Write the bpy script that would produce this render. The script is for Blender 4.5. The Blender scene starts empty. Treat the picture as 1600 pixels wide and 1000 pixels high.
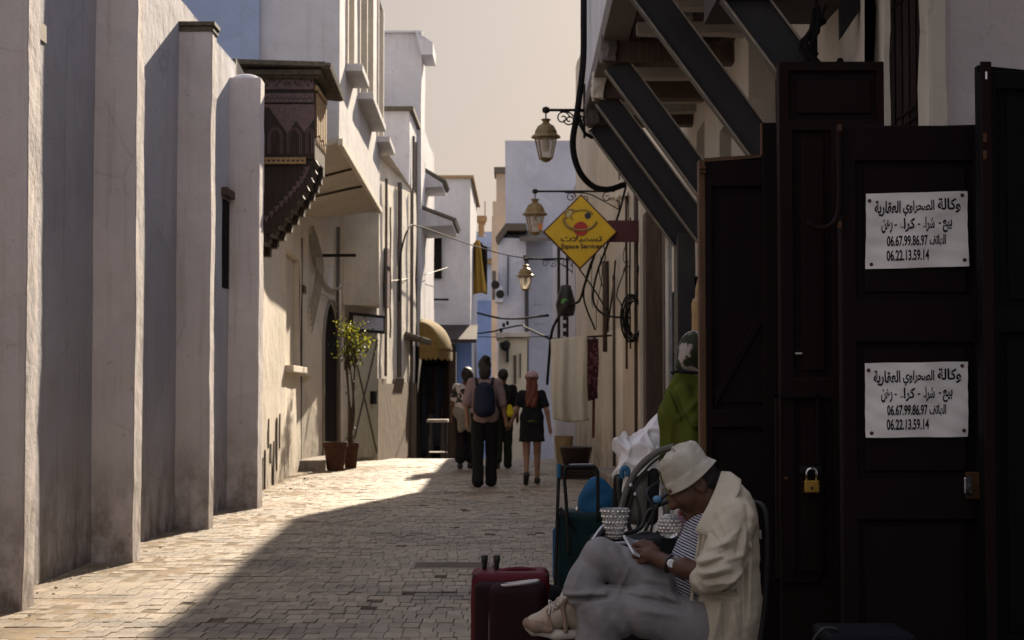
import bpy, bmesh, math, random
import numpy as np
from mathutils import Vector, Matrix, noise as mnoise
S = bpy.context.scene
C = S.collection
R = math.radians
rnd = random.Random(7)

# ------------------------------------------------------------------ camera, sky, sun, exposure
CH, FPX = 1.29, 2670.0
TH = math.atan(112 / FPX); PS = math.atan(12 / FPX)
cd = bpy.data.cameras.new('camera'); cam = bpy.data.objects.new('camera', cd); C.objects.link(cam)
cam.location = (0, 0, CH); cam.rotation_euler = (R(90) + TH, 0, PS)
cd.sensor_width = 36; cd.lens = 36 * FPX / 1600; cd.clip_start = .05; cd.clip_end = 2000
cd.dof.use_dof = True; cd.dof.focus_distance = 7.0; cd.dof.aperture_fstop = 9
S.camera = cam
SUN_A, SUN_E = R(12.5), R(25.7)
w = bpy.data.worlds.new('World'); S.world = w; w.use_nodes = True
nt = w.node_tree; bg = nt.nodes['Background']
sky = nt.nodes.new('ShaderNodeTexSky'); sky.sky_type = 'NISHITA'; sky.sun_disc = False
sky.sun_elevation = SUN_E; sky.sun_rotation = SUN_A; sky.dust_density = 4.0; sky.air_density = 1.0; sky.ozone_density = 1.0
# hazy bright air: the blue sky is mostly veiled by a pale layer, pinkish low down and bluer overhead
wtc = nt.nodes.new('ShaderNodeTexCoord'); wsep = nt.nodes.new('ShaderNodeSeparateXYZ'); nt.links.new(wtc.outputs['Generated'], wsep.inputs[0])
veil = nt.nodes.new('ShaderNodeValToRGB'); nt.links.new(wsep.outputs[2], veil.inputs['Fac'])
e = veil.color_ramp.elements; e[0].position = .02; e[0].color = (.165, .143, .134, 1); e[1].position = .62; e[1].color = (.235, .262, .345, 1)
e2 = veil.color_ramp.elements.new(.26); e2.color = (.140, .125, .123, 1)
# the half of the sky away from the sun is bluer
back = nt.nodes.new('ShaderNodeMapRange'); nt.links.new(wsep.outputs[1], back.inputs[0])
back.inputs[1].default_value = .35; back.inputs[2].default_value = -.5; back.inputs[3].default_value = 0; back.inputs[4].default_value = 1
bmix = nt.nodes.new('ShaderNodeMixRGB'); nt.links.new(back.outputs[0], bmix.inputs[0]); nt.links.new(veil.outputs[0], bmix.inputs[1]); bmix.inputs[2].default_value = (.255, .25, .27, 1)
veil = bmix
vs = nt.nodes.new('ShaderNodeMixRGB'); vs.blend_type = 'MULTIPLY'; vs.inputs['Fac'].default_value = 1; vs.inputs['Color2'].default_value = (10, 10, 10, 1)
nt.links.new(veil.outputs[0], vs.inputs['Color1'])
tint = nt.nodes.new('ShaderNodeMixRGB'); tint.inputs['Fac'].default_value = .965
nt.links.new(sky.outputs[0], tint.inputs['Color1']); nt.links.new(vs.outputs[0], tint.inputs['Color2']); nt.links.new(tint.outputs[0], bg.inputs['Color'])
bg.inputs['Strength'].default_value = .1
sd = bpy.data.lights.new('sun', 'SUN'); sd.energy = 4.2; sd.angle = R(.5); sd.color = (1, .84, .64)
so = bpy.data.objects.new('sun', sd); C.objects.link(so)
so.rotation_euler = Vector((-math.sin(SUN_A) * math.cos(SUN_E), -math.cos(SUN_A) * math.cos(SUN_E), -math.sin(SUN_E))).to_track_quat('-Z', 'Y').to_euler()
S.view_settings.view_transform = 'Standard'; S.view_settings.look = 'None'
S.view_settings.exposure = 1.5; S.view_settings.gamma = 1
S.cycles.use_denoising = True
S.cycles.max_bounces = 8; S.cycles.diffuse_bounces = 4; S.cycles.transparent_max_bounces = 8

# ------------------------------------------------------------------ geometry of the view: a pixel of the photo to a point at a known depth
_F = Vector((-math.sin(PS) * math.cos(TH), math.cos(PS) * math.cos(TH), math.sin(TH)))
_R = Vector((math.cos(PS), math.sin(PS), 0)); _U = _R.cross(_F)
def ray(px, py): return _F + _R * ((px - 800) / FPX) - _U * ((py - 500) / FPX)
def at(px, py, Y):
    d = ray(px, py); return Vector((0, 0, CH)) + d * (Y / d.y)
def hit(px, py, p0, p1):                      # distance along a vertical wall p0-p1 and height
    d = ray(px, py); ex, ey = p1[0] - p0[0], p1[1] - p0[1]
    L = math.hypot(ex, ey); ex /= L; ey /= L
    t = (p0[0] * ey - p0[1] * ex) / (d.x * ey - d.y * ex)
    q = d * t
    return ((q.x - p0[0]) * ex + (q.y - p0[1]) * ey, CH + q.z)
def gz(y):                                    # the street crests at about 35 m and drops away
    if y < 29: return 0.0
    if y < 45: return -.0025 * (y - 29) ** 2
    return -.64 - .08 * (y - 45) if y < 110 else -5.84

# ------------------------------------------------------------------ meshes
def nz(p, f, o=0.0): return mnoise.noise(Vector((p[0] * f + o, p[1] * f + o * .7, p[2] * f - o)))
class MB:
    def __init__(s): s.v = []; s.f = []
    def add(s, vs, fs):
        b = len(s.v); s.v += [tuple(q) for q in vs]; s.f += [tuple(i + b for i in q) for q in fs]; return s
    def box(s, x0, x1, y0, y1, z0, z1):
        x0, x1 = sorted((x0, x1)); y0, y1 = sorted((y0, y1)); z0, z1 = sorted((z0, z1))
        return s.add([(x0, y0, z0), (x1, y0, z0), (x1, y1, z0), (x0, y1, z0), (x0, y0, z1), (x1, y0, z1), (x1, y1, z1), (x0, y1, z1)],
                     [(0, 3, 2, 1), (4, 5, 6, 7), (0, 1, 5, 4), (1, 2, 6, 5), (2, 3, 7, 6), (3, 0, 4, 7)])
    def obox(s, c, sx, sy, sz, m=None):           # box of full size sx,sy,sz about c turned by 3x3 m
        m = m or Matrix.Identity(3); c = Vector(c)
        vs = [c + m @ Vector((a * sx / 2, b * sy / 2, d * sz / 2)) for d in (-1, 1) for a, b in ((-1, -1), (1, -1), (1, 1), (-1, 1))]
        return s.add(vs, [(0, 3, 2, 1), (4, 5, 6, 7), (0, 1, 5, 4), (1, 2, 6, 5), (2, 3, 7, 6), (3, 0, 4, 7)])
    def gbox(s, x0, x1, y0, y1, z0, z1, d=.3):    # box with divided faces, for hand-made plaster edges
        n = [max(1, round(abs(b - a) / d)) for a, b in ((x0, x1), (y0, y1), (z0, z1))]
        lo = (x0, y0, z0); hi = (x1, y1, z1); ids = {}
        def vid(i, j, k):
            key = (i, j, k)
            if key not in ids:
                ids[key] = len(s.v)
                s.v.append(tuple(lo[a] + (hi[a] - lo[a]) * key[a] / n[a] for a in range(3)))
            return ids[key]
        for i in range(n[0]):
            for j in range(n[1]):
                s.f.append((vid(i, j, 0), vid(i, j + 1, 0), vid(i + 1, j + 1, 0), vid(i + 1, j, 0)))
                s.f.append((vid(i, j, n[2]), vid(i + 1, j, n[2]), vid(i + 1, j + 1, n[2]), vid(i, j + 1, n[2])))
        for i in range(n[0]):
            for k in range(n[2]):
                s.f.append((vid(i, 0, k), vid(i + 1, 0, k), vid(i + 1, 0, k + 1), vid(i, 0, k + 1)))
                s.f.append((vid(i, n[1], k), vid(i, n[1], k + 1), vid(i + 1, n[1], k + 1), vid(i + 1, n[1], k)))
        for j in range(n[1]):
            for k in range(n[2]):
                s.f.append((vid(0, j, k), vid(0, j, k + 1), vid(0, j + 1, k + 1), vid(0, j + 1, k)))
                s.f.append((vid(n[0], j, k), vid(n[0], j + 1, k), vid(n[0], j + 1, k + 1), vid(n[0], j, k + 1)))
        return s
    def prism(s, poly, vec):
        n = len(poly); vec = Vector(vec); poly = [Vector(p) for p in poly]
        nrm = sum(((poly[i] - poly[0]).cross(poly[i + 1] - poly[0]) for i in range(1, n - 1)), Vector())
        if nrm.dot(vec) < 0: poly = poly[::-1]
        vs = poly + [p + vec for p in poly]
        return s.add(vs, [tuple(range(n))[::-1], tuple(range(n, 2 * n))] + [(i, (i + 1) % n, n + (i + 1) % n, n + i) for i in range(n)])
    def tube(s, pts, r, n=8, up=None):
        pts = [Vector(p) for p in pts]; m = len(pts)
        rs = r if isinstance(r, (list, tuple)) else [r] * m
        nrm = None; b = len(s.v)
        for i, p in enumerate(pts):
            t = (pts[min(i + 1, m - 1)] - pts[max(i - 1, 0)]).normalized()
            if nrm is None:
                nrm = t.cross(Vector((0, 0, 1)) if abs(t.z) < .9 else Vector((1, 0, 0))).normalized()
            else:
                nrm = (nrm - t * nrm.dot(t)).normalized()
            bn = t.cross(nrm)
            for k in range(n):
                a = 2 * math.pi * k / n
                s.v.append(tuple(p + (nrm * math.cos(a) + bn * math.sin(a)) * rs[i]))
        for i in range(m - 1):
            for k in range(n):
                s.f.append((b + i * n + k, b + i * n + (k + 1) % n, b + (i + 1) * n + (k + 1) % n, b + (i + 1) * n + k))
        s.f.append(tuple(b + k for k in range(n))[::-1]); s.f.append(tuple(b + (m - 1) * n + k for k in range(n)))
        return s
    def lathe(s, c, prof, n=24, m=None, squash=1.0, rot=0.0):
        m = m or Matrix.Identity(3); c = Vector(c); b = len(s.v)
        for r, z in prof:
            for k in range(n):
                a = 2 * math.pi * k / n + rot
                s.v.append(tuple(c + m @ Vector((r * math.cos(a), r * squash * math.sin(a), z))))
        for i in range(len(prof) - 1):
            for k in range(n):
                s.f.append((b + i * n + k, b + i * n + (k + 1) % n, b + (i + 1) * n + (k + 1) % n, b + (i + 1) * n + k))
        if prof[0][0] > 1e-6: s.f.append(tuple(b + k for k in range(n))[::-1])
        if prof[-1][0] > 1e-6: s.f.append(tuple(b + (len(prof) - 1) * n + k for k in range(n)))
        return s
    def grid(s, fn, nu, nv):
        b = len(s.v)
        for i in range(nu + 1):
            for j in range(nv + 1): s.v.append(tuple(fn(i / nu, j / nv)))
        for i in range(nu):
            for j in range(nv):
                a = b + i * (nv + 1) + j; s.f.append((a, a + nv + 1, a + nv + 2, a + 1))
        return s
    def wall(s, p0, p1, z0, z1, ops=(), side=1, d=.6):  # a wall face with real openings: ops = (s0, s1, za, zb, depth); side = +1: face to the right of p0->p1
        ex, ey = p1[0] - p0[0], p1[1] - p0[1]; L = math.hypot(ex, ey); ex /= L; ey /= L
        ox, oy = ey * side, -ex * side                   # outward
        def P(a, z, dep=0): return (p0[0] + ex * a - ox * dep, p0[1] + ey * a - oy * dep, z)
        def cuts(lo, hi, extra):
            c = sorted({round(q, 4) for q in [lo, hi] + [e for e in extra if lo < e < hi]}); o = []
            for a, b in zip(c, c[1:]):
                k = max(1, round((b - a) / d)); o += [a + (b - a) * i / k for i in range(k)]
            return o + [c[-1]]
        us = cuts(0, L, [q for o in ops for q in o[:2]]); zs = cuts(z0, z1, [q for o in ops for q in o[2:4]])
        flip = side < 0
        ids = {}
        def V(i, j):
            if (i, j) not in ids: ids[(i, j)] = len(s.v); s.v.append(P(us[i], zs[j]))
            return ids[(i, j)]
        for i in range(len(us) - 1):
            for j in range(len(zs) - 1):
                mu = (us[i] + us[i + 1]) / 2; mz = (zs[j] + zs[j + 1]) / 2
                if any(o[0] < mu < o[1] and o[2] < mz < o[3] for o in ops): continue
                q = (V(i, j), V(i + 1, j), V(i + 1, j + 1), V(i, j + 1)); s.f.append(q[::-1] if flip else q)
        for a0, a1, za, zb, dep in ops:
            for (q0, q1) in (((a0, za), (a1, za)), ((a1, za), (a1, zb)), ((a1, zb), (a0, zb)), ((a0, zb), (a0, za))):
                s.add([P(*q0), P(*q1), P(q1[0], q1[1], dep), P(q0[0], q0[1], dep)], [(0, 1, 2, 3)])
        return s
    def rough(s, amp=.008, f=1.6):
        for i, p in enumerate(s.v):
            s.v[i] = (p[0] + amp * (nz(p, f, 3.1) + .5 * nz(p, f * 3, 9)), p[1] + amp * (nz(p, f, 17.3) + .5 * nz(p, f * 3, 5)), p[2] + amp * nz(p, f, 31.7))
        return s
    def build(s, name, m, parent=None, smooth=False, bevel=0, thick=0, sub=0):
        me = bpy.data.meshes.new(name)
        off = Vector(wloc(parent)) if parent else Vector((0, 0, 0))
        me.from_pydata([(p[0] - off.x, p[1] - off.y, p[2] - off.z) for p in s.v], [], s.f)
        me.materials.append(m); me.update()
        o = bpy.data.objects.new(name, me); C.objects.link(o)
        if parent: o.parent = parent
        if smooth: me.polygons.foreach_set('use_smooth', [True] * len(me.polygons))
        if thick:
            q = o.modifiers.new('thick', 'SOLIDIFY'); q.thickness = thick; q.offset = 0
        if bevel:
            q = o.modifiers.new('bevel', 'BEVEL'); q.width = bevel; q.segments = 2; q.limit_method = 'ANGLE'
        if sub:
            q = o.modifiers.new('sub', 'SUBSURF'); q.levels = sub; q.render_levels = sub
        return o
def wloc(o):
    l = Vector((0, 0, 0))
    while o: l += o.location; o = o.parent
    return l
def thing(name, label, cat, loc, group=None):
    o = bpy.data.objects.new(name, None); C.objects.link(o); o.location = loc; o.empty_display_size = .1
    return tag(o, label, cat, group)
def tag(o, label, cat, group=None):
    o['label'] = label; o['category'] = cat
    if group: o['group'] = group
    return o
def struct(o, kind='structure'): o['kind'] = kind; return o
def smooth_path(pts, n=6):
    pts = [Vector(p) for p in pts]; o = []
    for i in range(len(pts) - 1):
        p0, p1, p2, p3 = pts[max(i - 1, 0)], pts[i], pts[i + 1], pts[min(i + 2, len(pts) - 1)]
        for k in range(n):
            t = k / n
            o.append(.5 * ((2 * p1) + (p2 - p0) * t + (2 * p0 - 5 * p1 + 4 * p2 - p3) * t * t + (3 * p1 - p0 - 3 * p2 + p3) * t ** 3))
    return o + [pts[-1]]

# ------------------------------------------------------------------ rounded bodies: one continuous surface round tapered limbs (surface nets)
class SDF:
    def __init__(s): s.p = []
    def rc(s, a, b, ra, rb=None, k=.03, op=1):
        s.p.append(('rc', np.array(a, float), np.array(b, float), ra, ra if rb is None else rb, k, op)); return s
    def el(s, c, r, m=None, k=.03, op=1):
        s.p.append(('el', np.array(c, float), np.array(r, float), np.array(m if m is not None else np.eye(3)).reshape(3, 3), None, k, op)); return s
    def bx(s, c, h, m=None, rad=.01, k=.01, op=1):
        s.p.append(('bx', np.array(c, float), np.array(h, float), np.array(m if m is not None else np.eye(3)).reshape(3, 3), rad, k, op)); return s
    def bounds(s, q):
        if q[0] == 'rc': return np.minimum(q[1] - q[3], q[2] - q[4]), np.maximum(q[1] + q[3], q[2] + q[4])
        e = np.abs(q[3]) @ (q[2] + (q[4] or 0)); return q[1] - e, q[1] + e
    def mesh(s, h, disp=None, clip=None):
        bs = [s.bounds(q) for q in s.p if q[-1] == 1]
        lo = np.min([b[0] for b in bs], 0) - 4 * h; hi = np.max([b[1] for b in bs], 0) + 4 * h
        n = np.ceil((hi - lo) / h).astype(int) + 1
        ax = [lo[i] + h * np.arange(n[i]) for i in range(3)]
        D = np.full(n, .5, np.float32)
        for q in s.p:
            k, op = q[-2], q[-1]; b0, b1 = s.bounds(q); mg = max(3 * h, k * 1.3) + (.02 if disp else 0)
            i0 = np.clip(np.floor((b0 - mg - lo) / h).astype(int), 0, n); i1 = np.clip(np.ceil((b1 + mg - lo) / h).astype(int) + 1, 0, n)
            sl = tuple(slice(i0[a], i1[a]) for a in range(3))
            X = np.stack(np.meshgrid(*[ax[a][sl[a]] for a in range(3)], indexing='ij'), -1)
            if X.size == 0: continue
            if q[0] == 'rc':
                ab = q[2] - q[1]; t = np.clip(((X - q[1]) @ ab) / max(ab @ ab, 1e-9), 0, 1)
                d = np.linalg.norm(X - q[1] - t[..., None] * ab, axis=-1) - (q[3] + (q[4] - q[3]) * t)
            else:
                L = (X - q[1]) @ q[3]
                if q[0] == 'el':
                    k0 = np.linalg.norm(L / q[2], axis=-1); k1 = np.linalg.norm(L / q[2] ** 2, axis=-1); d = k0 * (k0 - 1) / np.maximum(k1, 1e-6)
                else:
                    e = np.abs(L) - q[2]; d = np.linalg.norm(np.maximum(e, 0), axis=-1) + np.minimum(e.max(-1), 0) - q[4]
            A = D[sl]
            if op == 1:
                g = np.maximum(k - np.abs(A - d), 0) / k; D[sl] = np.minimum(A, d) - g * g * k / 4
            else:
                d = -d; g = np.maximum(k - np.abs(A - d), 0) / k; D[sl] = np.maximum(A, d) + g * g * k / 4
        if disp is not None or clip is not None:
            X = np.meshgrid(*ax, indexing='ij')
            if disp is not None: D = D + disp(*X)
            if clip is not None: D = np.maximum(D, clip(*X))
        sg = D < 0
        cnt = sum(sg[i:n[0] - 1 + i, j:n[1] - 1 + j, k:n[2] - 1 + k].astype(np.int8) for i in (0, 1) for j in (0, 1) for k in (0, 1))
        I = np.argwhere((cnt > 0) & (cnt < 8)); acc = np.zeros((len(I), 3)); w_ = np.zeros(len(I))
        cor = [(i, j, k) for i in (0, 1) for j in (0, 1) for k in (0, 1)]
        val = {c: D[I[:, 0] + c[0], I[:, 1] + c[1], I[:, 2] + c[2]] for c in cor}
        for c in cor:
            for a in range(3):
                if c[a]: continue
                e = list(c); e[a] = 1; e = tuple(e); va, vb = val[c], val[e]; mk = (va < 0) != (vb < 0)
                t = np.where(mk, va / np.where(mk, va - vb, 1), 0)
                p = np.repeat(np.array(c, float)[None], len(I), 0); p[:, a] += t
                acc[mk] += p[mk]; w_[mk] += 1
        V = lo + h * (I + acc / w_[:, None])
        ids = np.full(cnt.shape, -1, np.int64); ids[tuple(I.T)] = np.arange(len(I)); F = []
        for a in range(3):
            b, c = (a + 1) % 3, (a + 2) % 3
            s0 = [slice(None)] * 3; s1 = [slice(None)] * 3; s0[a] = slice(0, -1); s1[a] = slice(1, None)
            A, B = sg[tuple(s0)], sg[tuple(s1)]
            E_ = np.argwhere(A != B); E_ = E_[(E_[:, b] > 0) & (E_[:, c] > 0) & (E_[:, b] < n[b] - 1) & (E_[:, c] < n[c] - 1)]
            if not len(E_): continue
            def g(db, dc):
                q = E_.copy(); q[:, b] -= db; q[:, c] -= dc; return ids[tuple(q.T)]
            Q = np.stack([g(1, 1), g(0, 1), g(0, 0), g(1, 0)], 1)
            fl = ~A[tuple(E_.T)]; Q[fl] = Q[fl][:, ::-1]; F.append(Q)
        return V, np.concatenate(F)
    def build(s, name, m, parent=None, h=.008, disp=None, clip=None, rel=0):
        V, F = s.mesh(h, disp, clip); mb = MB(); mb.v = [tuple(p) for p in V]; mb.f = [tuple(int(i) for i in q) for q in F]
        o = mb.build(name, m, parent, smooth=True)
        if rel:
            q = o.modifiers.new('relax', 'SMOOTH'); q.factor = .5; q.iterations = rel
        return o

# ------------------------------------------------------------------ materials
class NT:
    def __init__(s, name):
        s.m = bpy.data.materials.new(name); s.m.use_nodes = True; s.t = s.m.node_tree; s.b = s.t.nodes['Principled BSDF']
        s.tc = s.t.nodes.new('ShaderNodeTexCoord')
    def n(s, typ, ins=None, **kw):
        x = s.t.nodes.new(typ)
        for k, v in kw.items(): setattr(x, k, v)
        for k, v in (ins or {}).items():
            if isinstance(v, bpy.types.NodeSocket): s.t.links.new(v, x.inputs[k])
            else: x.inputs[k].default_value = v
        return x
    def co(s, scale=(1, 1, 1), rot=(0, 0, 0), src='Object'):
        return s.n('ShaderNodeMapping', {'Vector': s.tc.outputs[src], 'Scale': scale, 'Rotation': rot}).outputs[0]
    def noise(s, co, scale, detail=4, rough=.55): return s.n('ShaderNodeTexNoise', {'Vector': co, 'Scale': scale, 'Detail': detail, 'Roughness': rough}).outputs['Fac']
    def ramp(s, fac, a, b, ca=(0, 0, 0, 1), cb=(1, 1, 1, 1)):
        r = s.n('ShaderNodeValToRGB', {'Fac': fac}); e = r.color_ramp.elements
        e[0].position = a; e[1].position = b; e[0].color = ca; e[1].color = cb; return r.outputs[0]
    def mix(s, fac, a, b, mode='MIX'):
        return s.n('ShaderNodeMixRGB', {'Fac': fac, 'Color1': a if isinstance(a, bpy.types.NodeSocket) else (*a[:3], 1), 'Color2': b if isinstance(b, bpy.types.NodeSocket) else (*b[:3], 1)}, blend_type=mode).outputs[0]
    def math(s, op, a, b=0.0): return s.n('ShaderNodeMath', {0: a, 1: b}, operation=op).outputs[0]
    def bump(s, h, st, dist=.02):
        prev = s.b.inputs['Normal'].links
        ins = {'Height': h, 'Strength': st, 'Distance': dist}
        if prev: ins['Normal'] = prev[0].from_socket
        s.t.links.new(s.n('ShaderNodeBump', ins).outputs[0], s.b.inputs['Normal'])
    def out(s, col, rough=.8, spec=.3, metal=0):
        if isinstance(col, bpy.types.NodeSocket): s.t.links.new(col, s.b.inputs['Base Color'])
        else: s.b.inputs['Base Color'].default_value = (*col[:3], 1)
        if isinstance(rough, bpy.types.NodeSocket): s.t.links.new(rough, s.b.inputs['Roughness'])
        else: s.b.inputs['Roughness'].default_value = rough
        s.b.inputs['Specular IOR Level'].default_value = spec; s.b.inputs['Metallic'].default_value = metal
        return s.m
def sc(c, k): return tuple(min(1, q * k) for q in c)
def plain(name, col, rough=.6, spec=.35, metal=0, var=.25, scale=12, bump=.15, bscale=90):
    t = NT(name); co = t.co(); f = t.ramp(t.noise(co, scale, 5), .3, .7)
    c = t.mix(f, sc(col, 1 - var), sc(col, 1 + var))
    t.bump(t.noise(co, bscale, 3), bump, .004)
    return t.out(c, t.math('ADD', t.math('MULTIPLY', f, .15), rough - .07), spec, metal)
def plaster(name, col, dirt=(.16, .12, .09), amt=.5, streak=.5, bump=.5, warm=(.9, .97, 1.04)):
    t = NT(name); co = t.co()
    big = t.ramp(t.noise(co, .9, 6, .6), .3, .72)
    c = t.mix(big, sc(col, .86), sc(col, 1.06))
    blot = t.ramp(t.noise(t.co((1.3, 1.3, .9)), 2.7, 8, .65), .52, .74)
    c = t.mix(t.math('MULTIPLY', blot, .35 * amt), c, tuple(a * b * .8 for a, b in zip(col, (1, .9, .78))))
    st = t.ramp(t.noise(t.co((9, 9, .35)), 1.5, 5, .6), .55, .82)
    c = t.mix(t.math('MULTIPLY', st, .55 * streak), c, sc(dirt, 1.5))
    sp = t.ramp(t.noise(co, 7, 7, .7), .63, .74)
    c = t.mix(t.math('MULTIPLY', sp, .55 * amt), c, dirt)
    dv = t.n('ShaderNodeMixRGB', {'Fac': .10, 'Color1': co, 'Color2': t.n('ShaderNodeTexNoise', {'Vector': co, 'Scale': 3.0, 'Detail': 5.0}).outputs['Color']}).outputs[0]
    cel = t.n('ShaderNodeTexVoronoi', {'Vector': dv, 'Scale': .8}); rp = t.ramp(t.n('ShaderNodeSeparateColor', {0: cel.outputs['Color']}).outputs[0], .2, .9, (.93, .93, .935, 1), (1.03, 1.025, 1.015, 1))
    c = t.mix(1.0, c, rp, 'MULTIPLY')                                            # patches of later limewash
    ed_ = t.n('ShaderNodeTexVoronoi', {'Vector': dv, 'Scale': 1.15}, feature='DISTANCE_TO_EDGE').outputs['Distance']
    crk = t.math('MULTIPLY', t.ramp(ed_, .002, .007, (1, 1, 1, 1), (0, 0, 0, 1)), t.ramp(t.noise(co, 1.1, 3), .52, .6))
    c = t.mix(t.math('MULTIPLY', crk, .22 * min(1, amt)), c, sc(dirt, .6))             # hairline cracks
    ch = t.ramp(t.noise(t.co((1, 1, .6)), 5.5, 9, .72), .66, .70)                # flaked and chipped spots
    c = t.mix(t.math('MULTIPLY', ch, .5 * amt), c, sc(dirt, 1.3))
    z = t.n('ShaderNodeSeparateXYZ', {0: t.tc.outputs['Object']}).outputs[2]
    low = t.math('MULTIPLY', t.n('ShaderNodeMapRange', {0: z, 1: 1.0, 2: 0.0, 3: 0.0, 4: 1.0}).outputs[0], t.ramp(t.noise(t.co((1.5, 1.5, 1)), 3, 8, .7), .36, .62))
    c = t.mix(t.math('MULTIPLY', low, min(.95, .85 * amt)), c, sc(dirt, .8))              # splash marks near the paving
    t.bump(t.noise(co, 3, 5, .6), bump, .05); t.bump(t.noise(co, 45, 4, .7), bump * .6, .006)
    return t.out(c, .88, .2)
def wood(name, col, sc_=(14, 14, 1.2), rough=.65, var=.35):
    t = NT(name); co = t.co(sc_); f = t.noise(co, 3, 7, .65)
    c = t.mix(t.ramp(f, .3, .7), sc(col, 1 - var), sc(col, 1 + var))
    wn = t.ramp(t.noise(t.co(), 5, 6, .7), .6, .78); c = t.mix(t.math('MULTIPLY', wn, .4), c, sc(col, 2.2))
    t.bump(f, .35, .006); t.bump(t.noise(t.co(), 60, 3), .15, .003)
    return t.out(c, rough, .3)
def cloth(name, col, var=.18, weave=900, rough=.9, bump=.25):
    t = NT(name); co = t.co(); f = t.ramp(t.noise(co, 9, 6, .65), .3, .7)
    c = t.mix(f, sc(col, 1 - var), sc(col, 1 + var)); hz = t.ramp(t.noise(co, 170, 2), .35, .65); c = t.mix(t.math('MULTIPLY', hz, .28), c, sc(col, .62))
    t.bump(t.noise(co, weave / 4, 2), bump, .002); t.bump(t.noise(co, 22, 4), bump, .012)
    return t.out(c, rough, .15)
def checks(name, a, b, scale=14, thr=(.5, .54), rough=.9, kind='noise'):
    t = NT(name); co = t.co()
    f = t.noise(co, scale, 2) if kind == 'noise' else t.n('ShaderNodeTexVoronoi', {'Vector': co, 'Scale': scale}).outputs['Distance']
    return t.out(t.mix(t.ramp(f, *thr), a, b), rough, .15)
M = {}
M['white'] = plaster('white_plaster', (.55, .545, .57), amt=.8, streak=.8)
M['recess'] = plaster('shade_tinted_plaster', (.46, .46, .505), amt=1.1, streak=1.1)  # the recesses' shade is put into this colour: darker and bluer plaster
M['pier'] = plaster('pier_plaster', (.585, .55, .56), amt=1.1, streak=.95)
M['cream'] = plaster('cream_plaster', (.66, .61, .53), amt=.9, streak=.6)
M['cream2'] = plaster('worn_cream_plaster', (.55, .50, .43), amt=1.1, streak=.9)
M['far'] = plaster('far_plaster', (.47, .48, .55), amt=.6, streak=.6)
M['blue'] = plaster('blue_lime', (.16, .24, .46), amt=.3, streak=.3)
M['bluish'] = plaster('bluish_lime', (.34, .41, .57), amt=.3, streak=.3)
M['dado'] = plaster('brown_dado', (.135, .09, .056), amt=.9, streak=1.0)
M['grey_conc'] = plaster('grey_render', (.33, .30, .27), amt=.8, streak=.7)
M['dark_wood'] = wood('dark_wood', (.030, .020, .017))
M['carved'] = wood('carved_mauve_wood', (.125, .084, .084), (9, 9, 9))
M['ochre'] = wood('ochre_wood', (.32, .21, .11), (9, 9, 9))
M['brown_wood'] = wood('brown_wood', (.062, .040, .030))
M['grey_wood'] = wood('grey_wood', (.12, .10, .088))
def gatepaint(name, col):
    t = NT(name); co = t.co(); f = t.ramp(t.noise(t.co((1, 1, .25)), 6, 7, .65), .3, .7)
    c = t.mix(f, sc(col, .7), sc(col, 1.35))
    wr = t.ramp(t.noise(t.co((26, 26, 2.2)), 2.2, 6, .7), .66, .73); c = t.mix(t.math('MULTIPLY', wr, .55), c, (.030, .016, .015))     # rubbed paint along the grain
    sp = t.ramp(t.noise(co, 24, 6, .75), .68, .72); c = t.mix(t.math('MULTIPLY', sp, .6), c, (.04, .022, .02))
    t.bump(t.noise(t.co((18, 18, 1.2)), 3, 6, .65), .35, .004); t.bump(t.noise(co, 4, 4), .3, .01)
    return t.out(c, t.ramp(f, .2, .8, (.6, .6, .6, 1), (.8, .8, .8, 1)), .12)
M['gate'] = gatepaint('gate_paint', (.0095, .0046, .0050)); M['gate2'] = gatepaint('gate_paint_old', (.0125, .0052, .0054))
M['gate_edge'] = wood('brown_gate_edge', (.10, .052, .026))  # brown edge colour, lighter than the gate paint
M['gate_black'] = plain('gate_black', (.005, .0045, .005), .7, .1)
M['shutter'] = wood('brown_shutter', (.050, .030, .028), (22, 22, .8))
M['iron'] = plain('black_iron', (.016, .015, .015), .65, .2, .1)
M['steel'] = plain('dark_steel', (.034, .033, .037), .55, .4, .2, scale=4)
M['steel_edge'] = plain('worn_steel_edge', (.30, .26, .22), .5, .4, .2)
M['rust'] = plain('rust', (.09, .042, .02), .8, .2, scale=30)
M['cable'] = plain('cable', (.014, .013, .013), .85, .08)
M['pale_cable'] = plain('pale_cable', (.30, .27, .23), .6, .3)
M['tile'] = plain('roof_tile', (.10, .085, .065), .8, .2, var=.4, scale=20)
M['chrome'] = plain('chrome', (.62, .62, .63), .22, .5, 1, var=.1)
M['alu'] = plain('aluminium_tube', (.42, .43, .45), .35, .5, .8, var=.1)
M['brass'] = plain('brass', (.45, .26, .05), .35, .5, .9, var=.15)
M['copper'] = plain('aged_copper', (.20, .14, .06), .5, .4, .3)
M['black_pl'] = plain('black_plastic', (.012, .012, .013), .45, .4)
M['dark_cavity'] = plain('dark_interior', (.012, .010, .010), .9, .1)

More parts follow.
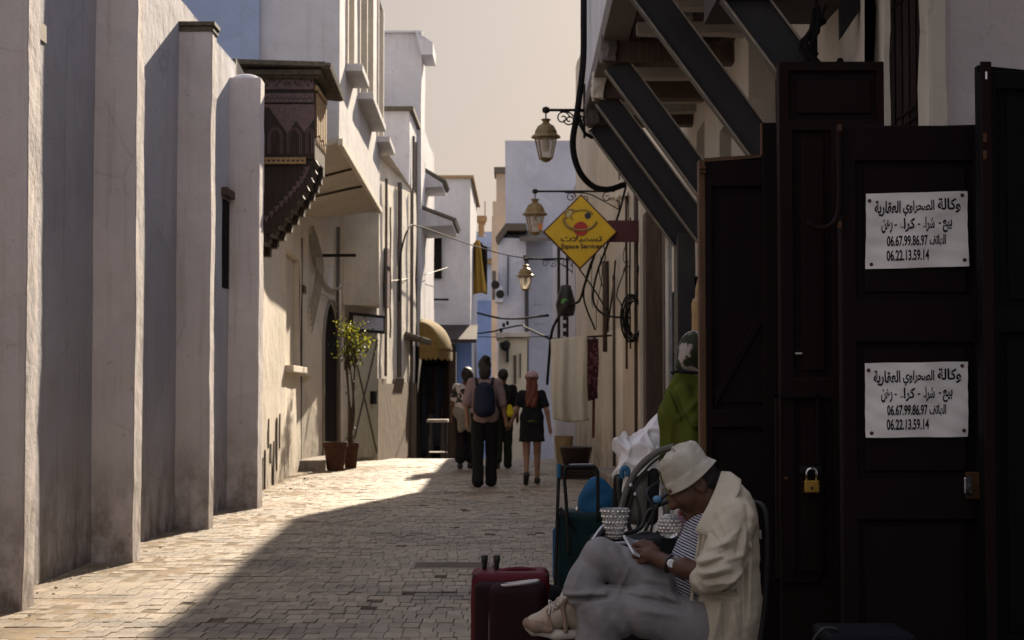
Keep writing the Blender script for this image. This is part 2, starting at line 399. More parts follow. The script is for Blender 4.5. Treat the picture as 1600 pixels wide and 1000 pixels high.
def stone_mat():
    t = NT('paving_stone'); co = t.co()
    rp = t.n('ShaderNodeNewGeometry').outputs['Random Per Island']
    c = t.mix(t.ramp(rp, .1, .95), (.19, .148, .106), (.345, .274, .198))
    c = t.mix(t.ramp(t.noise(co, 14, 7, .7), .35, .7), c, t.mix(.5, c, (.12, .10, .085)))
    st = t.ramp(t.noise(t.co((.55, 1.1, 1)), 1.3, 7, .65), .50, .66); c = t.mix(t.math('MULTIPLY', st, .78), c, (.05, .042, .036))
    du = t.ramp(t.noise(t.co((.5, .3, 1)), 1.7, 5, .6), .45, .75); c = t.mix(t.math('MULTIPLY', du, .45), c, (.30, .24, .17))
    t.bump(t.noise(co, 30, 6, .65), .5, .012)
    return t.out(c, t.ramp(t.noise(co, 9, 4), .3, .7, (.47, .47, .47, 1), (.68, .68, .68, 1)), .5)
def bed_mat():
    t = NT('joint_sand'); co = t.co()
    x = t.n('ShaderNodeSeparateXYZ', {0: t.tc.outputs['Object']}).outputs[0]
    left = t.n('ShaderNodeMapRange', {0: x, 1: -2.3, 2: -1.2, 3: 1.0, 4: 0.0}).outputs[0]
    c = t.mix(t.ramp(t.noise(co, 6, 6, .7), .3, .7), (.055, .045, .038), (.10, .085, .07))
    c = t.mix(t.math('MULTIPLY', left, t.ramp(t.noise(co, 3, 6, .7), .25, .6)), c, (.30, .235, .165))
    t.bump(t.noise(co, 40, 6, .7), .6, .01)
    return t.out(c, .95, .1)
# ------------------------------------------------------------------ ground
def und(x, y): return .014 * nz((x * .8, y * .7, 0), .9) + .004 * nz((x, y, 4), 2.5)
ys = [-15 + .5 * i for i in range(41)] + [5.5 + .25 * i for i in range(160)] + [46 + 4 * i for i in range(60)]
xs = [-60, -30, -12, -6] + [-4 + .2 * i for i in range(32)] + [3, 4, 8, 16, 40, 80]
mb = MB(); nx = len(xs)
for y in ys:
    for x in xs:
        mb.v.append((x, y, gz(y) + (und(x, y) if -4.1 < x < 3 and y < 42 else 0) - .004 - (.012 if x > -1.7 else .0015 + .010 * max(0, (x + 2.3) / .6)) + .0018 * nz((x, y, 0), 1.7)))
for j in range(len(ys) - 1):
    for i in range(nx - 1):
        a = j * nx + i; mb.f.append((a, a + 1, a + nx + 1, a + nx))
struct(mb.build('ground', bed_mat(), smooth=True))
mb = MB(); y = 6.2; r2 = random.Random(3); tufts = []
while y < 40:
    ln = .185 + r2.uniform(-.012, .02); x = -3.42 + r2.uniform(0, .10)
    skew = r2.gauss(0, .004); gapx, gapw = r2.uniform(-3.5, 1.5), (r2.uniform(.4, 1.6) if r2.random() < .30 else 0)
    while x < 1.95:
        wd = .086 + r2.uniform(-.012, .014)
        g = .0025 + .002 * r2.random()
        
        z = gz(y) + und(x, y) + r2.gauss(0, .0016) - .004
        wv = .018 * nz((x, y, 1), .5) + skew * x
        rowgap = .004 + .002 * r2.random(); deep = 0
        if gapw and abs(x - gapx) < gapw / 2: rowgap = .026 + .01 * r2.random(); z -= .006 * r2.random()
        x0, x1 = x + g, x + wd - g * .3; y0 = y + rowgap + wv + r2.gauss(0, .0015); y1 = y + ln + wv
        if r2.random() < .008: z -= .018
        if x > -3.3 or r2.random() < .8:
            tx, ty = r2.gauss(0, .009), r2.gauss(0, .005); i_ = .004; yc, xc = (y0 + y1) / 2, (x0 + x1) / 2
            def zz(px_, py_): return z + tx * (px_ - xc) + ty * (py_ - yc)
            q = [(x0, y0), (x1, y0), (x1, y1), (x0, y1)]
            qi = [(x0 + i_, y0 + i_), (x1 - i_, y0 + i_ * r2.uniform(.7, 1.6)), (x1 - i_ * r2.uniform(.7, 1.6), y1 - i_), (x0 + i_, y1 - i_)]
            mb.add([(a, b, z - .035) for a, b in q] + [(a, b, zz(a, b) - .0004) for a, b in q] + [(a, b, zz(a, b)) for a, b in qi],
                   [(0, 1, 5, 4), (1, 2, 6, 5), (2, 3, 7, 6), (3, 0, 4, 7), (4, 5, 9, 8), (5, 6, 10, 9), (6, 7, 11, 10), (7, 4, 8, 11), (8, 9, 10, 11)])
        x += wd
    y += ln
struct(mb.build('paving', stone_mat()))
# rubble and grit swept against the left wall
mb = MB(); r2 = random.Random(12)
for i in range(170):
    yy = r2.uniform(9, 31); xx = -3.2 + abs(r2.gauss(0, .18)); s_ = r2.uniform(.003, .010) * (2.0 if r2.random() < .04 else 1)
    mb.obox((xx, yy, gz(yy) + s_ * .3), s_ * r2.uniform(.8, 2), s_ * r2.uniform(.8, 2), s_, Matrix.Rotation(r2.uniform(0, 3), 3, 'Z') @ Matrix.Rotation(r2.uniform(-.5, .5), 3, 'X'))
struct(mb.build('grit', M['cream2']), 'stuff')

# ------------------------------------------------------------------ left: house with buttresses
h1 = thing('buttressed_house', 'white plastered house with four tall square buttresses along the left edge', 'house', (-3.24, 14, 0))
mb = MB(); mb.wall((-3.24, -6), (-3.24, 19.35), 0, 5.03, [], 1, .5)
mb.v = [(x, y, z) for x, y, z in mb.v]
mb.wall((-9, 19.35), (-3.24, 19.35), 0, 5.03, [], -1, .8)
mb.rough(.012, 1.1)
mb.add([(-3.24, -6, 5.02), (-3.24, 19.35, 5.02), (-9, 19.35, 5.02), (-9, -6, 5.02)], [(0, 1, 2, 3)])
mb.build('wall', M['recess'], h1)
for i, (ya, yb, top, x1) in enumerate(((10.09, 10.36, 4.8, -2.925), (12.95, 13.24, 4.82, -2.925), (16.1, 16.36, 4.76, -2.925), (18.95, 19.3, 4.80, -2.90), (7.2, 7.5, 4.8, -2.925), (4.3, 4.6, 4.8, -2.925))):
    mb = MB().gbox(-3.30, x1, ya, yb, -.05, top, .16 if i < 4 else .5); mb.rough(.010, 1.5)
    for q, p in enumerate(mb.v):                     # worn corner arrises
        if i < 4: mb.v[q] = (p[0] + .004 * nz(p, 9), p[1] + .004 * nz(p, 9, 5), p[2])
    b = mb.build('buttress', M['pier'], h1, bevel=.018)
    if i in (2,):
        MB().box(-3.245, x1 + .03, ya - .03, yb + .03, top + .002, top + .045).box(-3.245, x1 + .015, ya - .015, yb + .015, top - .05, top + .0).build('cap', M['tile'], b, bevel=.008)
    elif i == 3:
        mb = MB()
        def domed(u, v):
            a = math.pi * u; return (-3.08 - .17 * math.cos(a) , ya + (yb - ya) * v, top - .02 + .09 * math.sin(a) * math.sin(math.pi * min(1, max(0, v * .9 + .05))))
        mb.grid(domed, 10, 6).build('cap', M['white'], b, smooth=True)
# small vent slot and the narrow window in the recesses
p0, p1 = (-3.24, 5), (-3.24, 19)
s_, z_ = hit(64, 50, p0, p1)
MB().box(-3.26, -3.228, 5 + s_ - .12, 5 + s_ + .10, z_ - .06, z_ + .06).build('vent', M['brown_wood'], h1)
sa, za = hit(346, 302, p0, p1); sb, zb = hit(355, 452, p0, p1)
nwin = MB().box(-3.25, -3.226, 5 + sa + .05, 5 + sb, zb, za - .05).build('window', M['dark_cavity'], h1)
MB().box(-3.25, -3.17, 5 + sa - .02, 5 + sb + .1, za - .02, za + .07).build('lintel', M['brown_wood'], nwin, bevel=.01)
mb = MB()
for k in range(3): mb.box(-3.222, -3.212, 5 + sa + .15 + .18 * k, 5 + sa + .17 + .18 * k, zb, za - .05)
mb.build('bars', M['iron'], nwin)

# ------------------------------------------------------------------ left: house with the overhanging storey and the wooden bay
h2 = thing('overhanging_house', 'tall white house with its upper storey jutting over the lane beside a carved wooden bay', 'house', (-3.5, 24, 0))
Q0, Q1, Q2, Q3 = (-3.25, 19.36), (-3.62, 28.3), (-3.30, 32.0), (-2.80, 33.5)
def sz(px, py, a, b): return hit(px, py, a, b)
ops = []; 
s0, zt = sz(447, 388, Q0, Q1); s1, zb = sz(467, 574, Q0, Q1); nich = (s0, s1, zb, zt, .09)
s0, zt = sz(471, 372, Q0, Q1); s1, _ = sz(487, 700, Q0, Q1); tall = (s0, s1, .02, zt, .06)
mb = MB().wall(Q0, Q1, -.1, 5.1, [nich, tall], 1, .4)
s0, zt = sz(505, 470, Q1, Q2); s1, _ = sz(528, 700, Q1, Q2); arch = (s0, s1, .0, zt, .05)
s2, z2 = sz(513, 416, Q1, Q2); s3, z3 = sz(519, 452, Q1, Q2); slit = (s2, s3, z3, z2, .03)
mb.wall(Q1, Q2, -.1, 5.1, [arch, slit], 1, .4)
mb.rough(.02, 1.3); mb.build('wall', M['cream'], h2)
def along(a, b, s, z, dep=0.0):
    ex, ey = b[0] - a[0], b[1] - a[1]; L = math.hypot(ex, ey); ex /= L; ey /= L
    return Vector((a[0] + ex * s - ey * dep, a[1] + ey * s + ex * dep, z))    # dep > 0: into the wall (left side)
def slab(mb, a, b, s0, s1, z0, z1, d0, d1):
    pts = [along(a, b, s0, z0, d0), along(a, b, s1, z0, d0), along(a, b, s1, z0, d1), along(a, b, s0, z0, d1)]
    return mb.prism(pts, (0, 0, z1 - z0))
slab(MB(), Q0, Q1, nich[0], nich[1], nich[2], nich[3], .085, .13).build('niche', M['cream2'], h2)
slab(MB(), Q0, Q1, nich[0] - .1, nich[1] + .1, nich[2] - .1, nich[2], -.13, .1).build('window_sill', M['cream'], h2, bevel=.01)
d = slab(MB(), Q0, Q1, tall[0], tall[1], 0, tall[3] - .35, .035, .1).build('door', M['dark_wood'], h2)
mb = slab(MB(), Q0, Q1, tall[0] - .06, tall[1] + .06, tall[3] - .9, tall[3] - .78, -.05, .1)
slab(mb, Q0, Q1, tall[0] - .04, tall[0] + .05, .0, tall[3], -.02, .05); slab(mb, Q0, Q1, tall[1] - .05, tall[1] + .04, .0, tall[3], -.02, .05)
for k in range(5):
    s_ = tall[0] + .1 + k * (tall[1] - tall[0] - .2) / 4; slab(mb, Q0, Q1, s_ - .012, s_ + .012, tall[3] - .78, tall[3], .01, .03)
mb.build('frame', M['brown_wood'], d)
slab(MB(), Q0, Q1, tall[0] - .25, tall[1] + .9, -.05, .17, -.42, .1).build('doorstep', M['grey_conc'], h2, bevel=.02)
s0, z0 = sz(488, 583, Q0, Q1); slab(MB(), Q0, Q1, s0 - .1, min(s0 + .7, 8.8), z0 - .08, z0 + .03, -.11, .05).build('window_sill', M['cream'], h2, bevel=.01)
# arched door with its plaster spandrels
slab(MB(), Q1, Q2, arch[0], arch[1], 0, arch[3], .03, .1).build('door', M['dark_cavity'], h2)
mb = MB(); mid = (arch[0] + arch[1]) / 2; hw = (arch[1] - arch[0]) / 2; ah = hw * 1.1
for sd_ in (-1, 1):
    poly = [along(Q1, Q2, mid + sd_ * hw, arch[3] - ah, -.004)] + [along(Q1, Q2, mid + sd_ * hw * math.cos(a), arch[3] - ah + ah * math.sin(a), -.004) for a in [math.pi / 2 * k / 8 for k in range(1, 9)]] + [along(Q1, Q2, mid + sd_ * hw, arch[3] + .004, -.004)]
    nrm = along(Q1, Q2, 0, 0, .2) - along(Q1, Q2, 0, 0, 0)
    for k in range(1, len(poly) - 1): mb.prism([poly[-1], poly[k - 1], poly[k]], nrm)
mb.build('door_arch', M['cream'], h2)
mb = MB()
pth = [along(Q1, Q2, mid - hw - .05, 0, -.02), along(Q1, Q2, mid - hw - .05, arch[3] - ah, -.02)] + [along(Q1, Q2, mid - (hw + .05) * math.cos(a), arch[3] - ah + (ah + .05) * math.sin(a), -.02) for a in [math.pi * k / 14 for k in range(1, 14)]] + [along(Q1, Q2, mid + hw + .05, arch[3] - ah, -.02), along(Q1, Q2, mid + hw + .05, 0, -.02)]
mb.tube(pth, .03, 6).build('door_surround', M['grey_conc'], h2, smooth=True)
# upper storey
ON, OF = at(530, 222, 23), at(593, 330, 31.8)
zN = ON.z; TOP = 12.5
p0, p1 = (ON.x, 23.0), (OF.x, 31.8)
ops = []
for pa, pb, pz in ((541, 551, 88), (560, 581, 133), (589, 597, 193)):
    a_, z_ = hit(pa, pz, p0, p1); b_, _ = hit(pb, pz, p0, p1); ops.append((a_, b_, 5.95, 8.6, .2))
mb = MB().wall(p0, p1, zN, TOP, ops, 1, .6)
zi = [hit(465, 330, Q0, Q1), hit(493, 347, Q1, Q2)]
iN = along(Q0, Q1, max(4.2, zi[0][0]), 4.12, .1); iF = along(Q1, Q2, .9, zi[1][1], .1)
mb.wall((-9, 23.0), p0, zN, TOP, [], 1, .8)
mb.wall(p1, (-9, 31.8), zN, TOP, [], 1, .8)
mb.rough(.014, 1.0)
mb.build('upper_wall', M['white'], h2)
mb = MB().prism([(ON.x, 23.0, zN + .004), (OF.x, 31.8, zN + .004), (iF.x, iF.y, iF.z), (iN.x, 23.0, iN.z + .12)], (0, 0, .08))
mb.build('soffit', M['cream2'], h2)
mb = MB().prism([(ON.x - .02, 22.98, zN - .05), (OF.x - .02, 31.82, zN - .05), (OF.x + .05, 31.82, zN - .05), (ON.x + .05, 22.98, zN - .05)], (0, 0, .10))
mb.build('edge_beam', M['cream'], h2, bevel=.01)
for t_ in (.3, .55):
    a_ = Vector((ON.x, 23.0, zN)).lerp(Vector((OF.x, 31.8, zN)), t_); b_ = Vector((iN.x, 23.0, iN.z + .12)).lerp(iF, t_)
    MB().tube([a_ - Vector((0, 0, .01)), b_ - Vector((0, 0, .012))], .02, 6).build('soffit_seam', M['brown_wood'], h2)
for (a_, b_, za_, zb_, dp) in ops:
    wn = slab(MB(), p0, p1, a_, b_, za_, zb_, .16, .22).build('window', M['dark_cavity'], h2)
    slab(MB(), p0, p1, a_ - .12, b_ + .12, za_ - .13, za_ - .02, -.24, .02).build('sill', M['white'], wn, bevel=.012)
    nb = max(1, round((b_ - a_) / 1.6))
    for k in range(nb + 1):
        s_ = a_ + (b_ - a_) * k / nb; slab(MB(), p0, p1, s_ - .07, s_ + .07, za_, zb_, -.03, .15).build('mullion', M['cream'], wn)
mb = MB().box(-9, -3.52, 22.9, 23.1, 5.0, TOP); mb.box(-9, -3.50, 22.86, 22.95, 7.55, 7.62)
mb.build('back_wall', M['bluish'], h2)
# downpipe, bracket and cables on this house
mb = MB(); a_ = along(Q1, Q2, 2.85, 0, -.06)
mb.tube([a_ + Vector((0, 0, .1)), a_ + Vector((0, 0, 4.3))], .035, 8).build('drainpipe', M['grey_wood'], h2, smooth=True)
mb = MB().tube([along(Q1, Q2, .9, 3.62, 0), along(Q1, Q2, .9, 3.62, -.75)], .03, 6).build('pole', M['iron'], h2)
mb = MB()
mb.tube(smooth_path([along(Q1, Q2, .6, 3.95, -.02), along(Q1, Q2, .75, 3.5, -.05), along(Q1, Q2, 1.5, 3.25, -.04), along(Q1, Q2, 2.2, 3.12, -.05), along(Q1, Q2, 3.0, 3.2, -.08)]), .028, 6)
mb.tube(smooth_path([along(Q1, Q2, .7, 4.0, -.04), along(Q1, Q2, .72, 3.2, -.10), along(Q1, Q2, 1.0, 3.0, -.04), along(Q1, Q2, 2.0, 2.95, -.05), along(Q1, Q2, 3.3, 2.6, -.05)]), .012, 6)
for k in range(5):
    mb.tube(smooth_path([along(Q1, Q2, .55 + .03 * k, 4.1, -.05), along(Q1, Q2, .62 + .05 * k, 3.4, -.12 - .02 * k), along(Q1, Q2, .5 + .04 * k, 2.7 - .1 * k, -.04)]), .012, 5)
mb.build('wiring', M['pale_cable'], h2, smooth=True)
# broken plaster patch near the ground at the near corner
mb = MB(); r2 = random.Random(5)
for k in range(9):
    s_ = 2.4 + k * .35 + r2.uniform(-.1, .1); z_ = r2.uniform(.15, .75); a, b = r2.uniform(.03, .10), r2.uniform(.1, .38)
    pl = [along(Q0, Q1, s_ + a * math.cos(t) * r2.uniform(.6, 1.2), z_ + b * math.sin(t) * r2.uniform(.6, 1.2), -.022) for t in [2 * math.pi * i / 9 for i in range(9)]]
    mb.prism(pl, along(Q0, Q1, 0, 0, .02) - along(Q0, Q1, 0, 0, 0))
mb.build('bare_patch', M['grey_wood'], h2)

# carved wooden bay
by0, by1, bx0, bx1 = 20.9, 22.0, -3.36, -2.52
zt, zb = 5.16, 4.03
bay = MB().box(bx0, bx1, by0, by1, zb + .12, zt).build('wooden_bay', M['dark_wood'], h2, bevel=.01)
zr = at(440, 104, 20.7).z
mb = MB().prism([(-3.75, 20.55, zr + .02), (-2.36, 20.62, zr - .01), (-2.34, 22.3, zr - .16), (-3.75, 22.3, zr - .02)], (0, 0, .055))
mb.box(-3.4, -2.46, 20.80, 22.1, zt - .02, zr - .08); mb.box(-3.4, -2.42, 20.72, 22.16, zr - .09, zr - .03)
for k in range(14): mb.tube([(-2.42, 20.7 + k * .115, zr + .02 - k * .01), (-2.30, 20.7 + k * .115, zr - .0 - k * .01)], .045, 6)
mb.build('roof', M['tile'], bay)
mb = MB(); Yf = by0 - .012
def FX(px, py): q = at(px, py, Yf); return q
def band(px0, px1, py0, py1, d=.02):
    a, b = FX(px0, py1), FX(px1, py0); mb.box(a.x, b.x, Yf - d, by0 + .002, a.z, b.z)
band(408, 490, 118, 140, .012); band(408, 490, 146, 160, .016); 
zig = [(408, 163), (491, 163), (491, 186), (475, 208), (463, 188), (449, 209), (420, 168), (408, 168)]
mb.prism([FX(*p) for p in zig], (0, .02, 0))
mb.build('carved_panel', M['carved'], bay)
mb = MB(); band(408, 478, 246, 256, .014); mb.build('painted_band', M['ochre'], bay)
mb = MB(); r2 = random.Random(8)
for k in range(9):                                    # dark leaf scrolls painted along the band
    q = FX(413 + k * 7.5, 251); mb.prism([q + Vector((a * math.cos(t) - 0, -.017, .012 * math.sin(t) + .4 * a * math.cos(t) * (1 if k % 2 else -1) * .4)) for a, t in [(.02, 2 * math.pi * i / 8) for i in range(8)]], (0, .006, 0))
for k in range(22):                                   # pierced carving in the upper bands
    q = FX(412 + k * 3.6, 153 + (k % 2) * 2); mb.prism([q + Vector((.010, -.020, 0)), q + Vector((0, -.020, .016)), q + Vector((-.010, -.020, 0)), q + Vector((0, -.020, -.016))], (0, .006, 0))
for k in range(16):
    q = FX(413 + k * 4.9, 128 + 5 * math.sin(k * 1.9)); mb.prism([q + Vector((.012 * math.cos(t) * (1 + .4 * math.sin(3 * t + k)), -.016, .018 * math.sin(t) * (1 + .4 * math.cos(2 * t + k)))) for t in [2 * math.pi * i / 10 for i in range(10)]], (0, .006, 0))
mb.build('carving', M['dark_wood'], bay)
mb = MB()
for cx in (430, 460, 484):                             # small arches under the zigzag
    w_ = 11 if cx < 480 else 6
    for o_ in (0, 3):
        pth = [FX(cx - w_ + o_, 240), FX(cx - w_ + o_, 214)] + [FX(cx - (w_ - o_) * math.cos(a), 214 - (14 - o_) * math.sin(a)) for a in [math.pi * k / 8 for k in range(1, 8)]] + [FX(cx + w_ - o_, 214), FX(cx + w_ - o_, 240)]
        mb.tube(pth, .007, 5)
for k in range(7):                                     # raised scalloped frieze, and side slats in the sun
    pass
mb.build('arcade', M['carved'], bay)
mb = MB()
for k in range(6):
    yy = by0 + .08 + k * .185
    mb.box(bx1 - .002, bx1 + .02, yy, yy + .12, 4.45 + .04 * (k % 2), 4.98)
    mb.prism([(bx1 + .012, yy, 4.46), (bx1 + .012, yy + .12, 4.46), (bx1 + .012, yy + .06, 4.33)], (-.014, 0, 0))
mb.box(bx1 - .002, bx1 + .03, by0, by1, 5.0, 5.06)
mb.build('side_slats', M['ochre'], bay)
mb = MB()                                              # stepped bracket below
steps = 11; zlo = at(412, 392, by0).z
for k in range(steps):
    t0 = k / steps; a = math.pi / 2 * t0
    xo = -3.30 + (.78) * (1 - (k / steps) ** 1.45); z1 = zb + .125 - (zb + .12 - zlo) * (k / steps); z0 = z1 - (zb + .12 - zlo) / steps
    mb.box(bx0, xo, by0 + .03, by0 + .2, z0, z1); mb.box(bx0, xo, by1 - .2, by1 - .02, z0, z1)
    mb.box(bx0, xo - .06, by0 + .2, by1 - .2, z0 + .01, z1 + .004)
    mb.prism([(xo, by0 + .028, z1), (xo + .045, by0 + .028, z0 + .03), (xo, by0 + .028, z0 - .03)], (0, .17, 0))
mb.build('bracket', M['dark_wood'], bay)
mb = MB()
for k in range(13):                                    # scalloped moulding on the bracket face
    t0 = k / 13; x_ = -3.28 + .70 * (1 - t0 ** 1.3); z_ = zb + .04 - (zb - zlo) * t0 * .78
    mb.prism([(x_, by0 + .016, z_), (x_ - .07, by0 + .016, z_ - .02), (x_ - .035, by0 + .016, z_ - .10)], (0, .018, 0))
mb.build('bracket_moulding', M['carved'], bay)

# ------------------------------------------------------------------ left: house with the brown dado
h3 = thing('brown_dado_house', 'white house with bare brown lower wall, past the potted plant', 'house', (-2.8, 34, gz(34)))
D0, D1 = (-2.80, 33.5), (-2.47, 40.5)
mb = MB().wall(D0, D1, -.6, 6.0, [], 1, .5); mb.wall(Q2, Q3, -.3, 3.0, [], 1, .4)
mb.wall((Q2[0] + .02, 31.81), (-2.62, 31.83), 2.9, 6.0, [], 1, .5); mb.wall((-2.62, 31.83), (-2.78, 33.5), 2.9, 6.0, [], 1, .5)
mb.rough(.03, 1.1)
mb.add([(-2.62, 31.83, 5.98), (-2.47, 40.5, 5.98), (-7, 40.5, 5.98), (-7, 31.83, 5.98)], [(0, 1, 2, 3)])
mb.add([(-2.62, 31.83, 2.92), (-2.78, 33.5, 2.92), (-3.4, 33.0, 2.92), (-3.4, 31.83, 2.92)], [(0, 3, 2, 1)])
mb.build('wall', M['cream'], h3)
mb = MB(); slab(mb, D0, D1, -.01, 7.0, -.7, 1.52, -.025, .05)
mb2 = MB()
for a_, b_, z1 in ((0, 1.3, 1.55), (1.3, 2.6, 1.46), (2.6, 4.4, 1.58), (4.4, 7.02, 1.5)): slab(mb2, D0, D1, a_, b_ - .002, -.7, z1, -.028, .05)
mb2.rough(.012, 2.2).build('dado', M['dado'], h3)
mb = MB(); L_ = math.hypot(Q3[0] - Q2[0], Q3[1] - Q2[1])
d = slab(mb, Q2, Q3, .18, L_ - .06, .03, 2.36, -.04, .05).build('door', plaster('greenish_door_paint', (.50, .49, .38), amt=.6), h3)
mb = MB()
for (sa, za, sb, zb_) in ((.22, 2.3, L_ - .1, .1), (L_ - .1, 2.3, .22, .1)):
    mb.tube([along(Q2, Q3, sa, za, -.055), along(Q2, Q3, sb, zb_, -.055)], .016, 5)
mb.build('brace', M['grey_wood'], d)
slab(MB(), Q2, Q3, L_ - .42, L_ - .28, 1.05, 1.3, -.12, -.03).build('lock', M['iron'], d)
mb = MB(); slab(mb, Q2, Q3, .0, L_, 2.42, 2.78, -.16, -.11)
sg = mb.build('hanging_sign', M['iron'], h3)
slab(MB(), Q2, Q3, .08, L_ - .08, 2.48, 2.72, -.17, -.158).build('panel', M['far'], sg)
mb = MB()
for s_, r_, z1 in ((.9, .03, 5.6), (3.2, .045, 5.8), (3.5, .02, 5.8), (5.6, .04, 5.9)):
    mb.tube([along(D0, D1, s_, -.2 if s_ > 5 else 1.6, -.06), along(D0, D1, s_ + .02, z1, -.06)], r_, 7)
mb.tube(smooth_path([along(D0, D1, 1.7 + .05 * math.sin(k * 2.1), 2.4 + .3 * k, -.05) for k in range(10)], 4), .02, 6)
mb.build('pipes', M['grey_wood'], h3, smooth=False)
slab(MB(), D0, D1, 1.0, 1.45, 3.0, 4.2, -.07, -.01).build('hanging_cloth', checks('dark_multicolour_cloth', (.03, .03, .06), (.18, .06, .05), 7), h3)
mb = MB(); slab(mb, D0, D1, 4.7, 6.3, 2.45, 2.52, -.4, .0)
for k in range(7):
    a = along(D0, D1, 4.75 + k * .24, 2.58, 0); b = along(D0, D1, 4.75 + k * .24, 2.42, -.45); mb.tube([a, b], .075, 6)
mb.build('tiled_canopy', M['tile'], h3)

# ------------------------------------------------------------------ left, farther down the lane
def block(mb, x0, x1, y0, y1, z0, z1, d=1.0): return mb.gbox(x0, x1, y0, y1, z0, z1, d)
h4 = thing('stepped_house', 'tall narrow white house with stepped roofs and small tiled canopies', 'house', (-3, 43, gz(43)))
A = at(640, 172, 41.2); B = at(658, 52, 44.3); Cc = at(680, 253, 52)
mb = block(MB(), -7.5, A.x, 41.2, 44.2, -1, A.z); block(mb, -7.5, B.x, 44.3, 46.2, -1, B.z); block(mb, -7.5, Cc.x - .03, 46.2, 52, -1, 8.45)
mb.rough(.03, .8).build('wall', M['white'], h4)
MB().box(-4.2, A.x + .1, 41.1, 44.2, A.z - .02, A.z + .08).build('ledge', M['tile'], h4)
q = at(655, 88, 44.0)
mb = MB().prism([(B.x - .15, 44.0, B.z + .02), (B.x + .32, 44.0, B.z - .30), (B.x + .32, 44.0, B.z - .62), (B.x + .02, 44.0, B.z - .62)], (0, 1.6, 0))
mb.box(-4.5, B.x + .02, 44.2, 46.2, B.z + .0, B.z + .06)
mb.build('eave', M['white'], h4, bevel=.01)
mb = MB().box(B.x - 1.22, B.x - 1.02, 44.26, 44.3, 7.9, 9.0); mb.build('window', M['brown_wood'], h4)
for (px, py, Y, wd, dp, dr) in ((664, 292, 46.5, 2.2, .55, .32), (668, 352, 44.6, 3.4, .9, .95)):
    x0 = -2.66
    mb = MB().prism([(x0, Y, at(px, py, Y).z + .45), (x0, Y, at(px, py, Y).z - .05 * dr), (x0 + dp, Y, at(px, py, Y).z + .0), (x0 + dp, Y, at(px, py, Y).z + .1)], (0, wd, 0))
    z_ = at(px, py, Y).z
    cnp = mb.build('canopy', M['white'], h4, bevel=.01)
    mb = MB()
    for k in range(int(wd / .22)): mb.tube([(x0, Y + .1 + k * .22, z_ + .5), (x0 + dp + .08, Y + .1 + k * .22, z_ + .13)], .075, 6)
    mb.build('tiles', M['tile'], cnp)
mb = MB()
for y_, r_ in ((42.0, .04), (43.0, .05), (46.8, .03)): mb.tube([(A.x + .05, y_, 1.5), (A.x + .05, y_, 7.6)], r_, 6)
mb.build('pipes', M['grey_wood'], h4)

h5 = thing('shaded_house', 'blue grey shaded house with one dark shuttered window, beyond the yellow awning', 'house', (-3, 57, gz(57)))
Ax = at(735, 279, 57)
mb = block(MB(), -9, Ax.x, 57, 66, -2, Ax.z); mb.rough(.03, .7).build('wall', M['white'], h5)
MB().box(-9, Ax.x + .12, 56.88, 66, Ax.z + .002, Ax.z + .1).build('coping', M['ochre'], h5)
a_, b_ = at(671, 366, 56.95), at(690, 435, 56.95)
f_ = MB().box(a_.x, b_.x, 56.9, 57.0, b_.z, a_.z).build('window', M['dark_cavity'], h5)
a2, b2 = at(664, 380, 56.7), at(690, 352, 56.7)
MB().prism([(a2.x, 56.99, a_.z + .62), (b2.x + .2, 56.99, a_.z + .62), (b2.x + .2, 56.2, a_.z + .05), (a2.x, 56.2, a_.z - .15)], (0, -.02, -.05)).build('shade_board', M['white'], f_)
a_, b_ = at(662, 468, 56.7), at(701, 468, 56.7); MB().tube([a_, b_], .04, 6).tube([a_, a_ + Vector((0, 0, -.4))], .04, 6).build('pole', M['iron'], h5)
for k, (pa, pb) in enumerate((((680, 515), (745, 540)),)):
    zt, zb = at(700, 512, 55.6).z, at(700, 536, 55.6).z
    MB().prism([(at(676, 512, 56.9).x, 56.99, zt + .15), (Ax.x + .25, 56.99, zt + .15), (Ax.x + .25, 55.4, zb + .12), (at(676, 512, 56.9).x, 55.4, zb + .12)], (0, 0, -.12)).build('awning', M['dark_wood'], h5)
a_, b_ = at(724, 540, 56.9), at(742, 712, 56.9)
MB().box(at(699, 540, 56.9).x, at(711, 540, 56.9).x, 56.8, 56.99, -3, zb).build('door_post', M['brown_wood'], h5)
MB().box(at(712, 540, 56.9).x, at(737, 540, 56.9).x, 56.93, 56.99, -3, zb + .05).build('shop_front', M['blue'], h5)
a_ = at(747, 380, 60)
# garment hung from the corner of that house
mb = MB()
def gar(u, v):
    wd = .12 + .36 * v ** .8; z = at(746, 376, 60).z - 1.85 * v
    return (Ax.x + .12 + (u - .2) * wd + .02 * math.sin(9 * u + 4 * v), 60 - .25 * u + .05 * math.sin(14 * u), z - .15 * (u - .6) ** 2 * (v > .9))
g_ = mb.grid(gar, 14, 16).build('hanging_garment', cloth('mustard_cloth', (.40, .25, .055)), None, smooth=True, thick=.03)
tag(g_, 'mustard yellow garment hanging from the corner of the shaded house', 'garment')
mb = MB()
def gar2(u, v): return (Ax.x + .05 + (u - .1) * .5, 60.5 - .1 * u + .05 * math.sin(12 * u), at(746, 379, 60).z - 1.7 * v + .1 * math.sin(5 * u))
g_ = mb.grid(gar2, 12, 8).build('hanging_garment', cloth('black_cloth', (.02, .016, .016)), None, smooth=True, thick=.03)
tag(g_, 'black cloth hanging behind the mustard yellow garment', 'garment')

